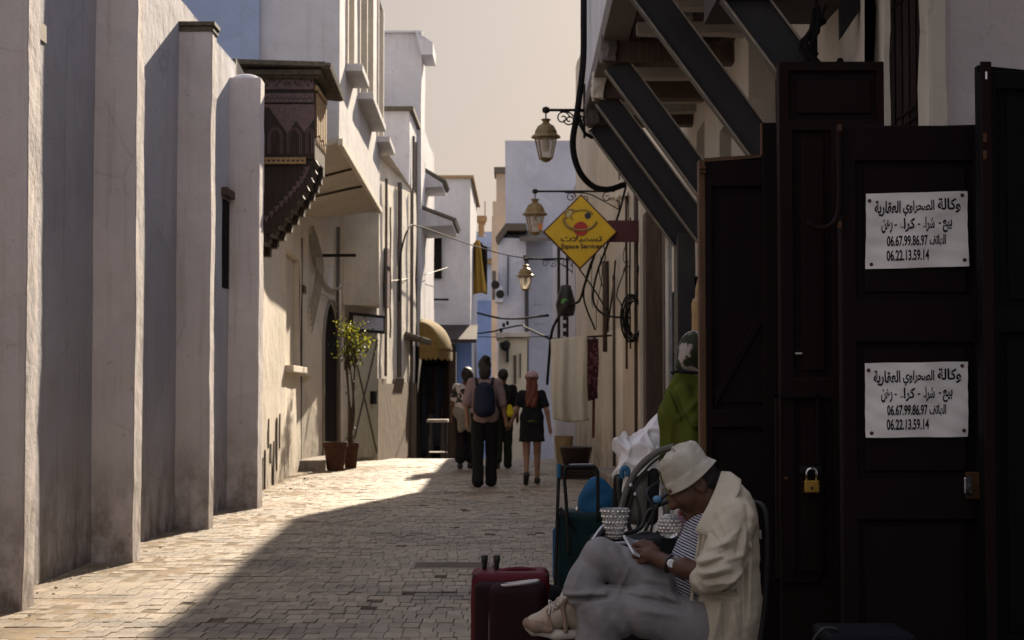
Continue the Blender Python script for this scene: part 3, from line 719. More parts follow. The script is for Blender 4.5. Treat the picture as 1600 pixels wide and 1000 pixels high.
h6 = thing('blue_house', 'low blue washed house closing the far end of the lane', 'house', (-1.7, 96, gz(96)))
a_, b_ = at(735, 362, 96), at(790, 362, 96)
block(MB(), a_.x - 2, b_.x + 1, 96, 104, -7, a_.z, 2).build('upper_wall', M['bluish'], h6)
zs = at(760, 470, 96).z
block(MB(), a_.x - 2, b_.x + 1, 95.9, 95.99, -7, zs, 2).build('blue_wash', M['blue'], h6)
a_, b_ = at(757, 404, 95.8), at(770, 412, 95.8)
MB().lathe((a_.x + .3, 95.9, b_.z), [(.34, -.01), (.30, .2), (0, .32)], 14).build('lamp_shade', M['copper'], h6)
mb = MB(); zt = at(757, 385, 95.9).z; MB().box(a_.x - .3, b_.x + .4, 95.8, 95.99, zt - .05, zt + .15).build('moulding', M['bluish'], h6)
h7 = thing('chimney_house', 'distant warm brown house with stepped chimneys against the sky', 'house', (-1.5, 88, gz(88)))
mb = MB()
for px0, px1, py in ((768, 792, 338), (770, 792, 315), (775, 794, 268), (788, 812, 262)):
    a_, b_ = at(px0, py, 88), at(px1, py, 88); block(mb, a_.x, b_.x, 88, 90, -6, a_.z, 2)
mb.rough(.05, .9).build('wall', plaster('warm_far_plaster', (.42, .33, .25), amt=.5), h7)
a_, b_ = at(772, 262, 87.9), at(792, 271, 87.9); MB().box(a_.x, b_.x, 87.6, 90.2, b_.z, a_.z).build('cornice', M['tile'], h7)
a_ = at(752, 352, 92); MB().lathe((a_.x, 92, a_.z - .6), [(.22, 0), (.16, .1), (.16, .7), (.30, .8), (.30, 1.1)], 10).tube([(a_.x + .2, 92, a_.z), (a_.x + .2, 92, a_.z + 1.3)], .03, 5).build('chimney', M['ochre'], h7)

# ------------------------------------------------------------------ right, far: the tall white house and its lean-to
h8 = thing('drainpipe_house', 'tall white house with a full height drainpipe, closing the view on the right', 'house', (1, 75, gz(75)))
a_ = at(790, 220, 75); b_ = at(940, 220, 75)
mb = block(MB(), a_.x, b_.x + 1.5, 75, 84, -5, a_.z, 1.5); c_ = at(777, 372, 73.4); block(mb, c_.x, at(822, 372, 73.4).x, 73.4, 75.2, -5, c_.z, 1.5)
mb.rough(.04, .5).build('wall', M['far'], h8)
mb = MB(); z_ = at(790, 352, 73).z
mb.prism([(at(774, 0, 73).x, 73.1, c_.z), (at(790, 0, 73).x, 73.1, z_ + .1), (at(822, 0, 73).x, 73.1, z_ + .1), (at(824, 0, 73).x, 73.1, c_.z + .3), (at(793, 0, 73).x, 73.1, c_.z + .3), (at(778, 0, 73).x, 73.1, c_.z - .3)], (0, 2, 0))
mb.build('cornice', M['tile'], h8, bevel=.02)
a_, b_ = at(812, 364, 73), at(862, 374, 73); MB().prism([(a_.x, 72.8, b_.z + .05), (b_.x, 72.8, b_.z + .05), (b_.x, 75, a_.z + .3), (a_.x, 75, a_.z + .3)], (0, 0, -.14)).build('canopy', M['grey_wood'], h8)
a_, b_ = at(816, 376, 73.3), at(823, 600, 73.3)
mb = MB().tube([(a_.x, 73.6, a_.z), (a_.x, 73.6, a_.z - .55), (b_.x, 73.3, a_.z - .75), (b_.x, 73.3, -4)], .085, 7); mb.build('drainpipe', M['steel'], h8)
for px0, px1, py0, py1 in ((769, 775, 424, 468), (773, 786, 448, 473)):
    a_, b_ = at(px0, py0, 73), at(px1, py1, 73)
    acu = MB().box(a_.x, b_.x, 72.6, 73.4, b_.z, a_.z).build('cooling_unit', M['grey_wood'] if px0 == 769 else M['far'], h8, bevel=.03)
    MB().lathe(((a_.x + b_.x) / 2 + .06, 72.58, (a_.z + b_.z) / 2), [(.0, -.02), (.16, -.02), (.18, .02)], 16, Matrix.Rotation(R(90), 3, 'X')).build('fan', M['iron'], acu)
for px in (793,):
    a_, b_ = at(px, 400, 73.3), at(px + 1.5, 462, 73.3); MB().box(a_.x, b_.x, 73.3, 73.4, b_.z, a_.z).build('slot', M['iron'], h8)
mb = MB(); r2 = random.Random(4)
for cx, cy, w_, n_ in ((840, 476, 22, 6), (843, 505, 18, 5)):  # faint wall scrawl
    for k in range(n_):
        a_ = at(cx - w_ / 2 + k * w_ / n_, cy, 74.97)
        mb.tube(smooth_path([a_ + Vector((r2.uniform(0, .1), 0, r2.uniform(-.07, .07))) for i in range(3)] , 3), .010, 4)
mb.build('wall_scrawl', plain('faded_paint', (.40, .40, .42), .9), h8)
lt = thing('cream_kiosk', 'cream ground floor shop front with narrow door slots, under the lowest lantern', 'kiosk', (.3, 62, gz(62)))
a_, b_ = at(779, 528, 62), at(824, 528, 62); block(MB(), a_.x, b_.x, 62, 66, -3, a_.z, 1.5).rough(.02, 1).build('wall', plaster('kiosk_cream', (.62, .55, .42), amt=.5), lt)
MB().box(a_.x - .1, b_.x + .1, 61.8, 66, a_.z, at(800, 519, 62).z).build('cornice', M['cream2'], lt, bevel=.02)
mb = MB()
for px0, px1, py0, py1 in ((803, 806.5, 555, 600), (812, 814, 552, 590)):
    a_, b_ = at(px0, py0, 61.9), at(px1, py1, 61.9); mb.box(a_.x, b_.x, 61.93, 62.03, b_.z, a_.z)
mb.build('door_slot', M['brown_wood'], lt)
a_, b_ = at(791, 532, 61.8), at(795, 566, 61.8); MB().box(a_.x, b_.x, 61.7, 62, b_.z, a_.z).lathe((a_.x - .04, 61.7, a_.z - .2), [(0, -.2), (.16, -.1), (.2, .1), (0, .2)], 10).build('hanging_lamp', M['iron'], lt)

# ------------------------------------------------------------------ yellow awning, shop under it, display table
aw = thing('shop_awning', 'yellow domed awning with scalloped edge over the shop on the left', 'awning', (-2.5, 42.4, 2))
mb = MB(); W0, W1 = at(660, 505, 42.5), at(706, 550, 42.5)
rx, rz_ = W1.x - W0.x, W0.z - at(684, 556, 42.5).z
NSEG = 10
def dome(u, v):       # quarter dome opening towards the lane, hung on the house wall
    a = u * math.pi / 2; yy = 41.2 + 2.6 * v; bul = math.sin(math.pi * (.12 + .76 * v)) ** .5
    return (W0.x + rx * math.sin(a) * bul, yy, W1.z + rz_ * math.cos(a) * (.55 + .45 * bul))
mb.grid(dome, 14, 16)
hd = mb.build('hood', cloth('mustard_canvas', (.22, .15, .05)), aw, smooth=True, thick=.015)
mb = MB()
def fan(u, v):        # near side of the hood, a wedge of canvas
    a = u * math.pi / 2; bul = math.sin(math.pi * .12) ** .5
    return (W0.x + rx * math.sin(a) * bul * v, 41.2, W1.z + rz_ * math.cos(a) * (.55 + .45 * bul) * v)
def vald(u, v):
    s_ = .16 + .07 * abs(math.sin(u * math.pi * 7)); e = dome(1, u) if u >= 0 else 0
    return (e[0] + .01, e[1], e[2] - s_ * v)
mb.grid(vald, 70, 3)
def valn(u, v):
    s_ = .16 + .07 * abs(math.sin(u * math.pi * 4)); return (W0.x + (dome(1, 0)[0] - W0.x) * u, 41.2, W1.z - s_ * v)
mb.grid(valn, 40, 3); mb.grid(fan, 10, 8)
mb.build('valance', cloth('mustard_trim', (.19, .12, .04)), aw, smooth=False, thick=.012)
shp = thing('shop', 'dark open shop hung with clothes under the yellow awning', 'shop', (-2, 43.5, gz(43)))
a_, b_ = at(652, 560, 43.6), at(706, 560, 43.6)
mb = MB().box(a_.x - .6, b_.x, 44.6, 44.8, -1.2, 2.2).box(a_.x - .6, b_.x, 43.5, 44.6, 2.05, 2.2)
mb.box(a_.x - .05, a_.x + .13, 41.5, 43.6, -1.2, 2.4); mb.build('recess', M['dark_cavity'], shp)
MB().box(b_.x - .06, b_.x + .12, 43.2, 43.5, -1.2, 2.3).build('post', M['brown_wood'], shp)
r2 = random.Random(21)
for k in range(11):
    cx = a_.x + .18 + k * (b_.x - a_.x - .3) / 11; zl = r2.uniform(.6, 1.25) if k % 3 else r2.uniform(-.5, 0)
    col = [(.05, .055, .075), (.12, .12, .14), (.03, .04, .07), (.16, .155, .16), (.05, .035, .035), (.04, .07, .12)][k % 6]
    mb = MB()
    def hang(u, v, cx=cx, zl=zl, k=k): return (cx + (u - .5) * (.10 + .05 * v) , 43.6 + .12 * (k % 2) + .03 * math.sin(20 * u + k), 1.95 - (1.95 - zl) * v)
    c_ = mb.grid(hang, 6, 8).build('garment', cloth('garment_%d' % k, col), None, smooth=True, thick=.02)
    tag(c_, 'dark garment hanging in the shop under the yellow awning', 'garment', 'garments hanging in the dark shop'); c_['kind'] = 'thing'
dt = thing('display_table', 'small white topped table standing in front of the dark clothes shop', 'table', (-1.95, 40.6, gz(40.6)))
a_, b_ = at(667, 656, 40.4), at(700, 660, 40.4)
MB().box(a_.x, b_.x, 40.2, 40.9, b_.z, a_.z + .01).build('tabletop', plain('white_top', (.42, .38, .33), .7, .1), dt, bevel=.01)
for sx in (a_.x + .04, b_.x - .04):
    for sy in (40.26, 40.84): MB().box(sx - .02, sx + .02, sy - .02, sy + .02, gz(40.5), b_.z).build('leg', M['iron'], dt)
MB().box(a_.x + .03, b_.x - .03, 40.25, 40.85, gz(40) + .14, gz(40) + .17).build('shelf', M['grey_wood'], dt)

# ------------------------------------------------------------------ right: houses along the lane
h9 = thing('lane_house', 'worn cream house along the right side of the lane, hung with tangled cables', 'house', (1.4, 26, 0))
E0, E1, E2 = (1.57, 21.7), (1.09, 33.0), (.92, 47.0)
mb = MB().wall(E0, E1, -.3, 7.6, [], -1, .5); mb.wall((1.57, 21.7), (6, 21.7), 0, 7.6, [], 1, .8)
mb.rough(.022, 1.2)
mb.add([(E0[0], E0[1], 7.58), (E1[0], E1[1], 7.58), (7, 33, 7.58), (7, 21.7, 7.58)], [(0, 1, 2, 3)]).add([(1.09, 33, -.3), (7, 33, -.3), (7, 33, 7.58), (1.09, 33, 7.58)], [(0, 1, 2, 3)])
mb.build('wall', M['cream2'], h9)
def alongR(s, z, dep=0.0, a=E0, b=E1):        # dep > 0 towards the lane
    ex, ey = b[0] - a[0], b[1] - a[1]; L = math.hypot(ex, ey); ex /= L; ey /= L
    return Vector((a[0] + ex * s - ey * dep, a[1] + ey * s + ex * dep, z))
def slabR(mb, s0, s1, z0, z1, d0, d1):
    return mb.prism([alongR(s0, z0, d0), alongR(s1, z0, d0), alongR(s1, z0, d1), alongR(s0, z0, d1)], (0, 0, z1 - z0))
slabR(MB(), .1, 2.2, -.1, 2.45, -.05, .035).rough(.012, 2).build('render_panel', plaster('pinkish_render', (.50, .42, .33), amt=1.0), h9)
slabR(MB(), 2.2, 5.5, -.1, 2.2, -.05, .03).rough(.012, 2).build('lower_panel', M['cream'], h9)
slabR(MB(), .0, 4.0, -.1, .16, .0, .30).build('step', M['grey_conc'], h9, bevel=.02)
mb = MB()
for s_, z0, z1, r_ in ((.35, .1, 4.6, .03), (1.55, 1.6, 5.0, .018), (3.3, .2, 3.0, .022), (4.6, 1.9, 3.3, .05)): mb.tube([alongR(s_, z0, .05), alongR(s_, z1, .05)], r_, 7)
mb.build('pipes', M['brown_wood'], h9, smooth=True)
mb = MB()
for s_, z_, w_, h_ in ((1.5, 3.95, .55, .22), (2.9, 4.1, .5, .16), (4.3, 3.7, .4, .2)): slabR(MB(), s_, s_ + w_, z_, z_ + h_, 0, .16).rough(.02, 3).build('ledge', M['cream'], h9)
# cables and a coil hooked on this wall
cw = thing('wall_cables', 'tangle of dark cables and a hanging coil on the worn cream wall', 'cable', (1.4, 24, 3))
mb = MB(); r2 = random.Random(31)
def cab(pts, r_=.014): mb.tube(smooth_path([at(px, py, Y) for px, py, Y in pts], 6), r_, 6)
cab([(978, 290, 22.5), (968, 330, 22.6), (950, 380, 23.0), (932, 430, 23.4), (927, 470, 23.5), (945, 492, 23.2), (985, 497, 22.2)], .016)
cab([(905, 420, 25), (930, 455, 23.8), (945, 480, 23.2), (950, 482, 23.1)], .012)
cab([(930, 395, 24), (915, 440, 24.5), (905, 470, 25.5), (888, 478, 27), (870, 500, 28)], .02)
cab([(928, 330, 24.5), (935, 380, 24), (920, 420, 24.5), (912, 465, 25), (930, 515, 24.2)], .014)
cab([(870, 500, 28), (862, 520, 29), (858, 560, 30), (855, 600, 31)], .025)
cab([(985, 340, 22), (984, 440, 22), (985, 545, 22)], .012)
for k in range(4):
    pts = []
    for i in range(22):
        a = 2 * math.pi * i / 16 + k; q = at(992 - k * 2, 497, 21.95 - .03 * k); rr = .13 + .015 * k
        pts.append(q + Vector((rr * .75 * math.sin(a), .04 * math.cos(a * .5 + k), (rr * 1.75) * math.cos(a))))
    mb.tube(pts, .014, 6)
for k in range(7):
    s_ = r2.uniform(.2, 6.5); z_ = r2.uniform(2.6, 4.7); pts = [alongR(s_, z_, .04)]
    for i in range(4): pts.append(alongR(min(10, max(.1, pts[-1] is None or s_ + r2.uniform(-.8, .9))), z_ - .3 * i + r2.uniform(-.2, .15), .03 + r2.uniform(0, .07)))
    mb.tube(smooth_path(pts, 5), r2.choice((.006, .009, .014)), 5)
mb.build('cable', M['cable'], cw, smooth=True)
a_ = at(884, 468, 27)
jb = MB().lathe((a_.x, 27, a_.z - .28), [(.0, 0), (.13, .03), (.16, .2), (.12, .36), (.08, .5), (0, .52)], 12).build('lamp_box', M['black_pl'], cw, smooth=True)
MB().lathe((a_.x - .02, 26.87, a_.z - .05), [(0, -.02), (.06, -.01), (.06, .01), (0, .015)], 10, Matrix.Rotation(R(90), 3, 'X')).build('green_lens', plain('green_glass', (.08, .30, .05), .3), jb)

h10 = thing('low_house', 'lower white house on the right behind the laundry, shaded', 'house', (1, 40, gz(40)))
mb = MB().wall((E1[0] - .02, 33.02), E2, -1.2, 5.3, [], -1, .8); mb.wall((E1[0] - .02, 33.02), (6, 33.02), -1, 5.3, [], 1, 1)
mb.rough(.02, 1).add([(1.07, 33.02, 5.29), (.92, 47, 5.29), (7, 47, 5.29), (7, 33, 5.29)], [(0, 1, 2, 3)])
mb.build('wall', M['far'], h10)
q = at(878, 470, 38); mb = MB()
for y_, z0, z1, r_ in ((35, 1, 4.8, .03), (40, 1, 5, .04)):
    MB().tube([(1.0 - .012 * (y_ - 33), y_, z0), (1.0 - .012 * (y_ - 33), y_, z1)], r_, 6).build('pipe', M['iron'], h10)
mb = MB()
for k in range(12): mb.obox((.96, 36.3 + .05 * math.sin(k * 3), 3.2 - k * .17), .08, .10, .1)
mb.build('vine', M['iron'], h10)

# the shop house with the jettied storey on steel braces
h11 = thing('jettied_house', 'house on the right with a jettied upper storey carried on slanting dark steel braces', 'house', (1.7, 15, 0))
XJ, XW = .705, 1.78
mb = MB()
mb.wall((XW, 8.75), (XW, 21.68), 2.45, 4.2, [(2.6, 4.4, 3.15, 4.0, .25), (5.6, 6.4, 2.6, 3.6, .25), (7.6, 8.3, 2.9, 3.9, .2)], -1, .35)
mb.rough(.015, 1.3); mb.build('wall', M['cream2'], h11)
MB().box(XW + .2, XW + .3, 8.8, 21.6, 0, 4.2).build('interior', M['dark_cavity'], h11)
mb = MB().wall((XJ, 5.5), (XJ, 18.2), 4.28, 10.5, [], -1, .6); mb.wall((XJ, 18.2), (6, 18.2), 4.28, 10.5, [], -1, .8)
mb.rough(.015, .9).add([(XJ, 5.5, 10.45), (XJ, 18.2, 10.45), (6, 18.2, 10.45), (6, 5.5, 10.45)], [(0, 1, 2, 3)])
mb.build('upper_wall', M['white'], h11)
MB().box(XJ + .02, XW + .3, 5.5, 18.18, 4.285, 4.33).build('soffit_boards', M['dark_wood'], h11)
for y_ in (12.4, 13.3, 14.35, 15.2, 16.45, 17.1): MB().gbox(XJ + .22, XW, y_, y_ + .16, 4.10, 4.27, .2).rough(.014, 3).build('plaster_joist', M['grey_conc'], h11)
mb = MB().box(XJ - .01, XJ + .20, 5.5, 18.22, 4.20, 4.40); mb.rough(.008, 2).build('edge_timber', M['grey_wood'], h11)
for x_ in (.92, 1.14, 1.36, 1.58): MB().gbox(x_, x_ + .07, 5.5, 18.1, 4.19, 4.285, .5).rough(.01, 2).build('soffit_joist', M['dark_wood'], h11)
brs = []
for i, (Y, pxt, pyt) in enumerate(((17.5, 925, 238), (15.9, 938, 190), (14.2, 955, 140), (11.35, 998, 48), (9.3, 1040, -70))):
    bm_ = MB().box(XJ + .0, XW + .02, Y - .11, Y + .11, 4.02, 4.24).rough(.012, 3).build('cross_beam', M['brown_wood'], h11, bevel=.012)
    MB().gbox(XJ - .02, XJ + .09, Y - .16, Y + .15, 4.03, 4.26, .06).rough(.035, 7).build('beam_end', M['cream2'] if i % 2 else M['grey_wood'], bm_)
    a = Vector((XJ + .13, Y, 3.98)); b = Vector((1.70, Y, 2.80)); d = (b - a).normalized(); n_ = Vector((-d.z, 0, d.x)) * -1; Ld = (b - a).length
    m3 = Matrix((d, Vector((0, 1, 0)), d.cross(Vector((0, 1, 0))))).transposed()
    br = MB().obox((a + b) / 2, Ld + .14, .012, .20, m3).build('brace', M['steel'], h11)
    up = m3 @ Vector((0, 0, 1))
    mb = MB()
    for sg in (-1, 1): mb.obox((a + b) / 2 + up * (.104 * sg), Ld + .14, .10, .012, m3)
    mb.build('flange', M['steel'] , br)
    mb = MB()
    for sg in (-1, 1): mb.obox((a + b) / 2 + up * (.104 * sg) - Vector((0, .0515, 0)), Ld + .13, .004, .0125, m3)
    mb.build('worn_edge', M['steel_edge'], br)
mb = MB().box(1.60, 1.78, 17.3, 17.7, 0, 2.9); mb.build('steel_column', M['steel'], h11, bevel=.008)
# shop front timbers between the column and the cream wall
mb = MB(); r2 = random.Random(2)
a_, b_ = at(1008, 300, 20.9), at(1035, 300, 20.9); MB().box(a_.x, b_.x, 20.9, 21.3, 0, 3.5).rough(.008, 4).build('door_post', M['brown_wood'], h11, bevel=.01)
a_, b_ = at(1000, 300, 21.55), at(1009, 300, 21.55); MB().box(a_.x, b_.x, 21.55, 21.69, 0, 4.2).rough(.01, 3).build('jamb', M['cream2'], h11)
a_, b_ = at(1037, 300, 20.2), at(1060, 300, 20.2)
mb = MB().box(a_.x, b_.x, 20.2, 20.4, 0, 3.3); mb.box(a_.x - .01, b_.x + .01, 20.14, 20.19, 1.75, 1.95).box(a_.x + .02, b_.x - .02, 20.15, 20.19, 2.05, 2.12).box(a_.x + .03, b_.x - .1, 20.16, 20.19, .2, 1.7); mb.box(a_.x - .02, a_.x + .03, 20.1, 20.19, 0, 3.3)
mb.build('shop_door', M['grey_wood'], h11, bevel=.006)
MB().box(1.62, 1.66, 18.6, 19.0, 0, 3.1).build('pale_strip', M['alu'], h11)
mb = MB().tube([(1.70, y_, 3.0 + .1 * math.sin(y_)) for y_ in (9, 10, 11, 12, 13, 14)], .02, 6)
mb.tube(smooth_path([at(1205, 85, 9.6), at(1235, 78, 9.4), at(1262, 78, 9.2), at(1276, 84, 9.0)]), .012, 6)
mb.build('conduit', M['cable'], h11, smooth=True)
mb = MB(); r2 = random.Random(19)
for k in range(9):
    pts = [at(1283 + r2.uniform(-14, 10), 18 + r2.uniform(-10, 16), 8.95), at(1272 + r2.uniform(-10, 10), 50, 8.9), at(1268 + r2.uniform(-12, 8) - k, 75, 8.9), at(1255 + k * 6, 118, 8.95)]
    mb.tube(smooth_path(pts, 5), r2.choice((.008, .012, .016)), 6)
mb.tube([at(1275, -20, 8.95), at(1275, 110, 8.95)], .008, 6)
cl_ = mb.build('cable_bundle', M['cable'], h11, smooth=True)
a_ = at(1312, 60, 8.8)
MB().prism([at(1312, -60, 8.85), at(1358, -30, 8.85), at(1345, 14, 8.85), at(1314, 60, 8.85)], (0, .06, 0)).build('sheet_metal', M['iron'], h11)
MB().box(at(1100, 0, 9.9).x, 1.79, 9.2, 9.9, at(1180, 38, 9.9).z, 4.25).build('dark_box', M['dark_wood'], h11)

# the plastered corner house nearest the camera
h12 = thing('corner_house', 'rough white plastered corner house with a brown plank shutter, above the gates', 'house', (2, 8.5, 0))
a_ = at(1379, 0, 8.7); b_ = at(1388, 0, 8.7)
MB().gbox(a_.x, b_.x, 8.66, 8.9, 0, 6, .15).rough(.012, 5).build('jamb', M['cream'], h12)
a2 = at(1452, 0, 8.6)
mb = MB().gbox(a2.x, 6, 8.45, 9.2, 0, 6.5, .22); mb.rough(.018, 2.2).build('wall', M['pier'], h12, bevel=.02)
MB().gbox(2.5, 6, -8, 6.95, 0, 8.5, 1.0).rough(.02, 1).build('unseen_side_wall', M['pier'], h12)  # unseen wall beside the camera, added to block sky and darken the recesses
mb = MB().gbox(at(1452, 0, 8.4).x - .015, at(1479, 0, 8.4).x, 8.40, 8.6, 0, 6.5, .14); mb.rough(.014, 3.4).build('pilaster', M['cream'], h12, bevel=.02)
mb = MB(); nb = 5; L_ = a2.x - b_.x
for k in range(nb): mb.box(b_.x + L_ * k / nb + .003, b_.x + L_ * (k + 1) / nb - .003, 8.72, 8.76, 1.8, 6)
sh_ = mb.build('shutter', M['shutter'], h12, bevel=.004)
mb = MB(); r2 = random.Random(3)
for (x0_, y0_, x1_, y1_) in ((1400, 188, 1452, 150), (1412, 195, 1452, 170), (1388, 20, 1420, -10)):
    MB().tube([at(x0_, y0_, 8.712), at(x1_, y1_, 8.712)], .008, 5).build('crossbar', M['dark_wood'], sh_)

# ------------------------------------------------------------------ lanterns on scrolled brackets
def frosted():
    t = NT('frosted_glass'); n = t.t.nodes
    tr = t.n('ShaderNodeBsdfTranslucent', {'Color': (.85, .80, .72, 1)}); df = t.n('ShaderNodeBsdfDiffuse', {'Color': (.75, .72, .68, 1)})
    gl = t.n('ShaderNodeBsdfGlossy', {'Color': (1, 1, 1, 1), 'Roughness': .15}); tp = t.n('ShaderNodeBsdfTransparent', {'Color': (.95, .93, .9, 1)})
    m1 = t.n('ShaderNodeMixShader', {0: .4, 1: tr.outputs[0], 2: df.outputs[0]}); m2 = t.n('ShaderNodeMixShader', {0: .08, 1: m1.outputs[0], 2: gl.outputs[0]})
    m3 = t.n('ShaderNodeMixShader', {0: .78, 1: m2.outputs[0], 2: tp.outputs[0]})
    t.t.links.new(m3.outputs[0], n['Material Output'].inputs['Surface']); return t.m
M['frost'] = frosted()
def scroll(mb, c, r0, turns, sgn, n=22, r=.008, up=1):
    pts = []
    for i in range(n + 1):
        t = i / n; a = turns * 2 * math.pi * t; rr = r0 * (1 - .82 * t)
        pts.append(c + Vector((sgn * (rr * math.cos(a) - r0), 0, up * rr * math.sin(a))))
    mb.tube(pts, r, 5)
def lantern(px, py, Y, xwall, label, sc_=1.0, orange=False):
    top = at(px, py, Y)                                  # the knob at the end of the bracket
    t = thing('wall_lantern', label, 'lantern', top, 'lanterns along the lane')
    mb = MB(); L = xwall - top.x
    mb.tube([top, top + Vector((L, 0, 0))], .016, 6); mb.lathe(top, [(0, -.04), (.035, -.025), (.04, 0), (.035, .025), (0, .04)], 10)
    mb.tube([top + Vector((L - .02, 0, .28)), top + Vector((L - .02, 0, -.3))], .014, 6)
    for k, (f, r0, sg) in enumerate(((.42, .075, 1), (.58, .06, -1), (.84, .085, 1), (.98, .05, -1))):
        scroll(mb, top + Vector((L * f + (r0 if sg > 0 else -r0) , 0, -.085 - .02 * (k % 2))), r0, 1.4, sg, up=-1 if k % 2 else 1)
    mb.tube(smooth_path([top + Vector((L, 0, -.28)), top + Vector((L * .8, 0, -.14)), top + Vector((L * .6, 0, -.03)), top + Vector((L * .35, 0, -.02))]), .009, 5)
    mb.build('bracket', M['iron'], t, smooth=True)
    MB().tube([top, top + Vector((0, 0, -.17 * sc_))], .009, 6).build('hanger', M['iron'], t)
    c = top + Vector((0, 0, -.40 * sc_)); s = sc_
    m4 = Matrix.Rotation(R(9), 3, 'Z')
    MB().lathe(c, [(.215 * s, 0), (.20 * s, .03 * s), (.165 * s, .05 * s), (.155 * s, .10 * s), (.115 * s, .17 * s), (.06 * s, .205 * s), (.045 * s, .225 * s), (.05 * s, .24 * s), (.075 * s, .262 * s), (.05 * s, .275 * s), (.0, .28 * s)], 16, m4).build('cowl', M['copper'], t, smooth=False, bevel=.003)
    fr = MB(); z0, z1 = -.30 * s, .0; r0, r1 = .11 * s, .19 * s
    cs = [(math.cos(R(45 + 90 * k + 9)), math.sin(R(45 + 90 * k + 9))) for k in range(4)]
    for a, b in cs: fr.tube([c + Vector((a * r0, b * r0, z0)), c + Vector((a * r1, b * r1, z1))], .010 * s, 5)
    for k in range(4):
        a, b = cs[k], cs[(k + 1) % 4]
        for rr, z in ((r0, z0), (r1, z1)): fr.tube([c + Vector((a[0] * rr, a[1] * rr, z)), c + Vector((b[0] * rr, b[1] * rr, z))], .011 * s, 5)
    fr.lathe(c + Vector((0, 0, z0 - .02)), [(0, -.02), (.05 * s, -.01), (.09 * s, .02)], 8)
    fr.build('cage', M['copper'], t)
    for k in range(4):
        a, b = cs[k], cs[(k + 1) % 4]; f = .95
        MB().add([c + Vector((a[0] * r0 * f, a[1] * r0 * f, z0 + .01)), c + Vector((b[0] * r0 * f, b[1] * r0 * f, z0 + .01)), c + Vector((b[0] * r1 * f, b[1] * r1 * f, z1 - .01)), c + Vector((a[0] * r1 * f, a[1] * r1 * f, z1 - .01))], [(0, 1, 2, 3)]).build('pane', M['frost'], t, thick=.004)
    MB().lathe(c + Vector((0, 0, -.2 * s)), [(0, 0), (.03, .01), (.045, .07), (.03, .13), (.015, .2), (0, .2)], 10).build('bulb', plain('lamp_bulb', (.7, .68, .62), .3), t, smooth=True)
    if orange:
        MB().box(c.x + .05 * s, c.x + .125 * s, c.y - .16 * s, c.y - .148 * s, c.z - .26 * s, c.z - .16 * s).build('sticker', plain('orange_patch', (.55, .18, .05), .6), t)
lantern(853, 172, 18.0, .705, 'highest lantern on a scrolled bracket, nearest to the camera, hung against the sky', .74)
lantern(836, 299, 24.6, 1.46, 'middle lantern just left of the yellow diamond sign, orange patch on its glass', .86, True)
lantern(821, 405, 34.0, 1.08, 'lowest and farthest lantern, glowing pale in front of the drainpipe', .86)

# ------------------------------------------------------------------ lettering
AR = {}
for ch, code, n in (('ا', 0xFE8D, 2), ('ب', 0xFE8F, 4), ('ة', 0xFE93, 2), ('ت', 0xFE95, 4), ('ح', 0xFEA1, 4), ('ر', 0xFEAD, 2), ('س', 0xFEB1, 4), ('ش', 0xFEB5, 4), ('ص', 0xFEB9, 4), ('ع', 0xFEC9, 4), ('ف', 0xFED1, 4), ('ق', 0xFED5, 4), ('ك', 0xFED9, 4), ('ل', 0xFEDD, 4), ('ن', 0xFEE5, 4), ('ه', 0xFEE9, 4), ('و', 0xFEED, 2), ('ي', 0xFEF1, 4), ('ء', 0xFE80, 1), ('ﻻ', 0xFEFB, 2)):
    AR[ch] = (code, n)
def shape_ar(txt):                                     # joined letter forms, then right-to-left order
    txt = txt.replace('لا', 'ﻻ'); o = []
    for i, ch in enumerate(txt):
        if ch not in AR: o.append(ch); continue
        code, n = AR[ch]; pj = i > 0 and txt[i - 1] in AR and AR[txt[i - 1]][1] == 4 and n > 1
        nj = n == 4 and i + 1 < len(txt) and txt[i + 1] in AR and AR[txt[i + 1]][1] > 1
        o.append(chr(code + (3 if pj and nj else 1 if pj else 2 if nj else 0)))
    return ''.join(o[::-1])
def glyphs(body, bold=.02):
    cu = bpy.data.curves.new('lettering', 'FONT'); cu.body = body; cu.offset = bold; cu.resolution_u = 4
    o = bpy.data.objects.new('lettering', cu); C.objects.link(o); bpy.context.view_layer.update()
    me = bpy.data.meshes.new_from_object(o.evaluated_get(bpy.context.evaluated_depsgraph_get()))
    v = [(q.co.x, q.co.y) for q in me.vertices]; f = [tuple(p.vertices) for p in me.polygons]
    bmx = bmesh.new(); bmx.from_mesh(me); bmesh.ops.triangulate(bmx, faces=bmx.faces[:])
    for it in range(2):
        w_ = max(q.co.x for q in bmx.verts) - min(q.co.x for q in bmx.verts); lim = .09
        bmesh.ops.subdivide_edges(bmx, edges=[e for e in bmx.edges if e.calc_length() > lim], cuts=1); bmesh.ops.triangulate(bmx, faces=bmx.faces[:])
    v = [(q.co.x, q.co.y) for q in bmx.verts]; bmx.verts.index_update(); f = [tuple(q.index for q in fc.verts) for fc in bmx.faces]; bmx.free()
    bpy.data.objects.remove(o); bpy.data.curves.remove(cu); bpy.data.meshes.remove(me)
    return v, f
def write(mb, body, o, ux, uy, x0, x1, y0, y1, lift, bold=.02):   # fit body into the box x0..x1, y0..y1 (fractions) of the sheet o,ux,uy (uy downwards)
    v, f = glyphs(body, bold); xa, xb = min(p[0] for p in v), max(p[0] for p in v); ya, yb = min(p[1] for p in v), max(p[1] for p in v)
    nn = ux.cross(uy).normalized(); nn = nn if nn.y < 0 else -nn
    mb.add([o + ux * (x0 + (p[0] - xa) / (xb - xa) * (x1 - x0)) + uy * (y1 + (p[1] - ya) / (yb - ya) * (y0 - y1)) + nn * (lift(x0 + (p[0] - xa) / (xb - xa) * (x1 - x0), y1 + (p[1] - ya) / (yb - ya) * (y0 - y1)) + .0016) for p in v], f)

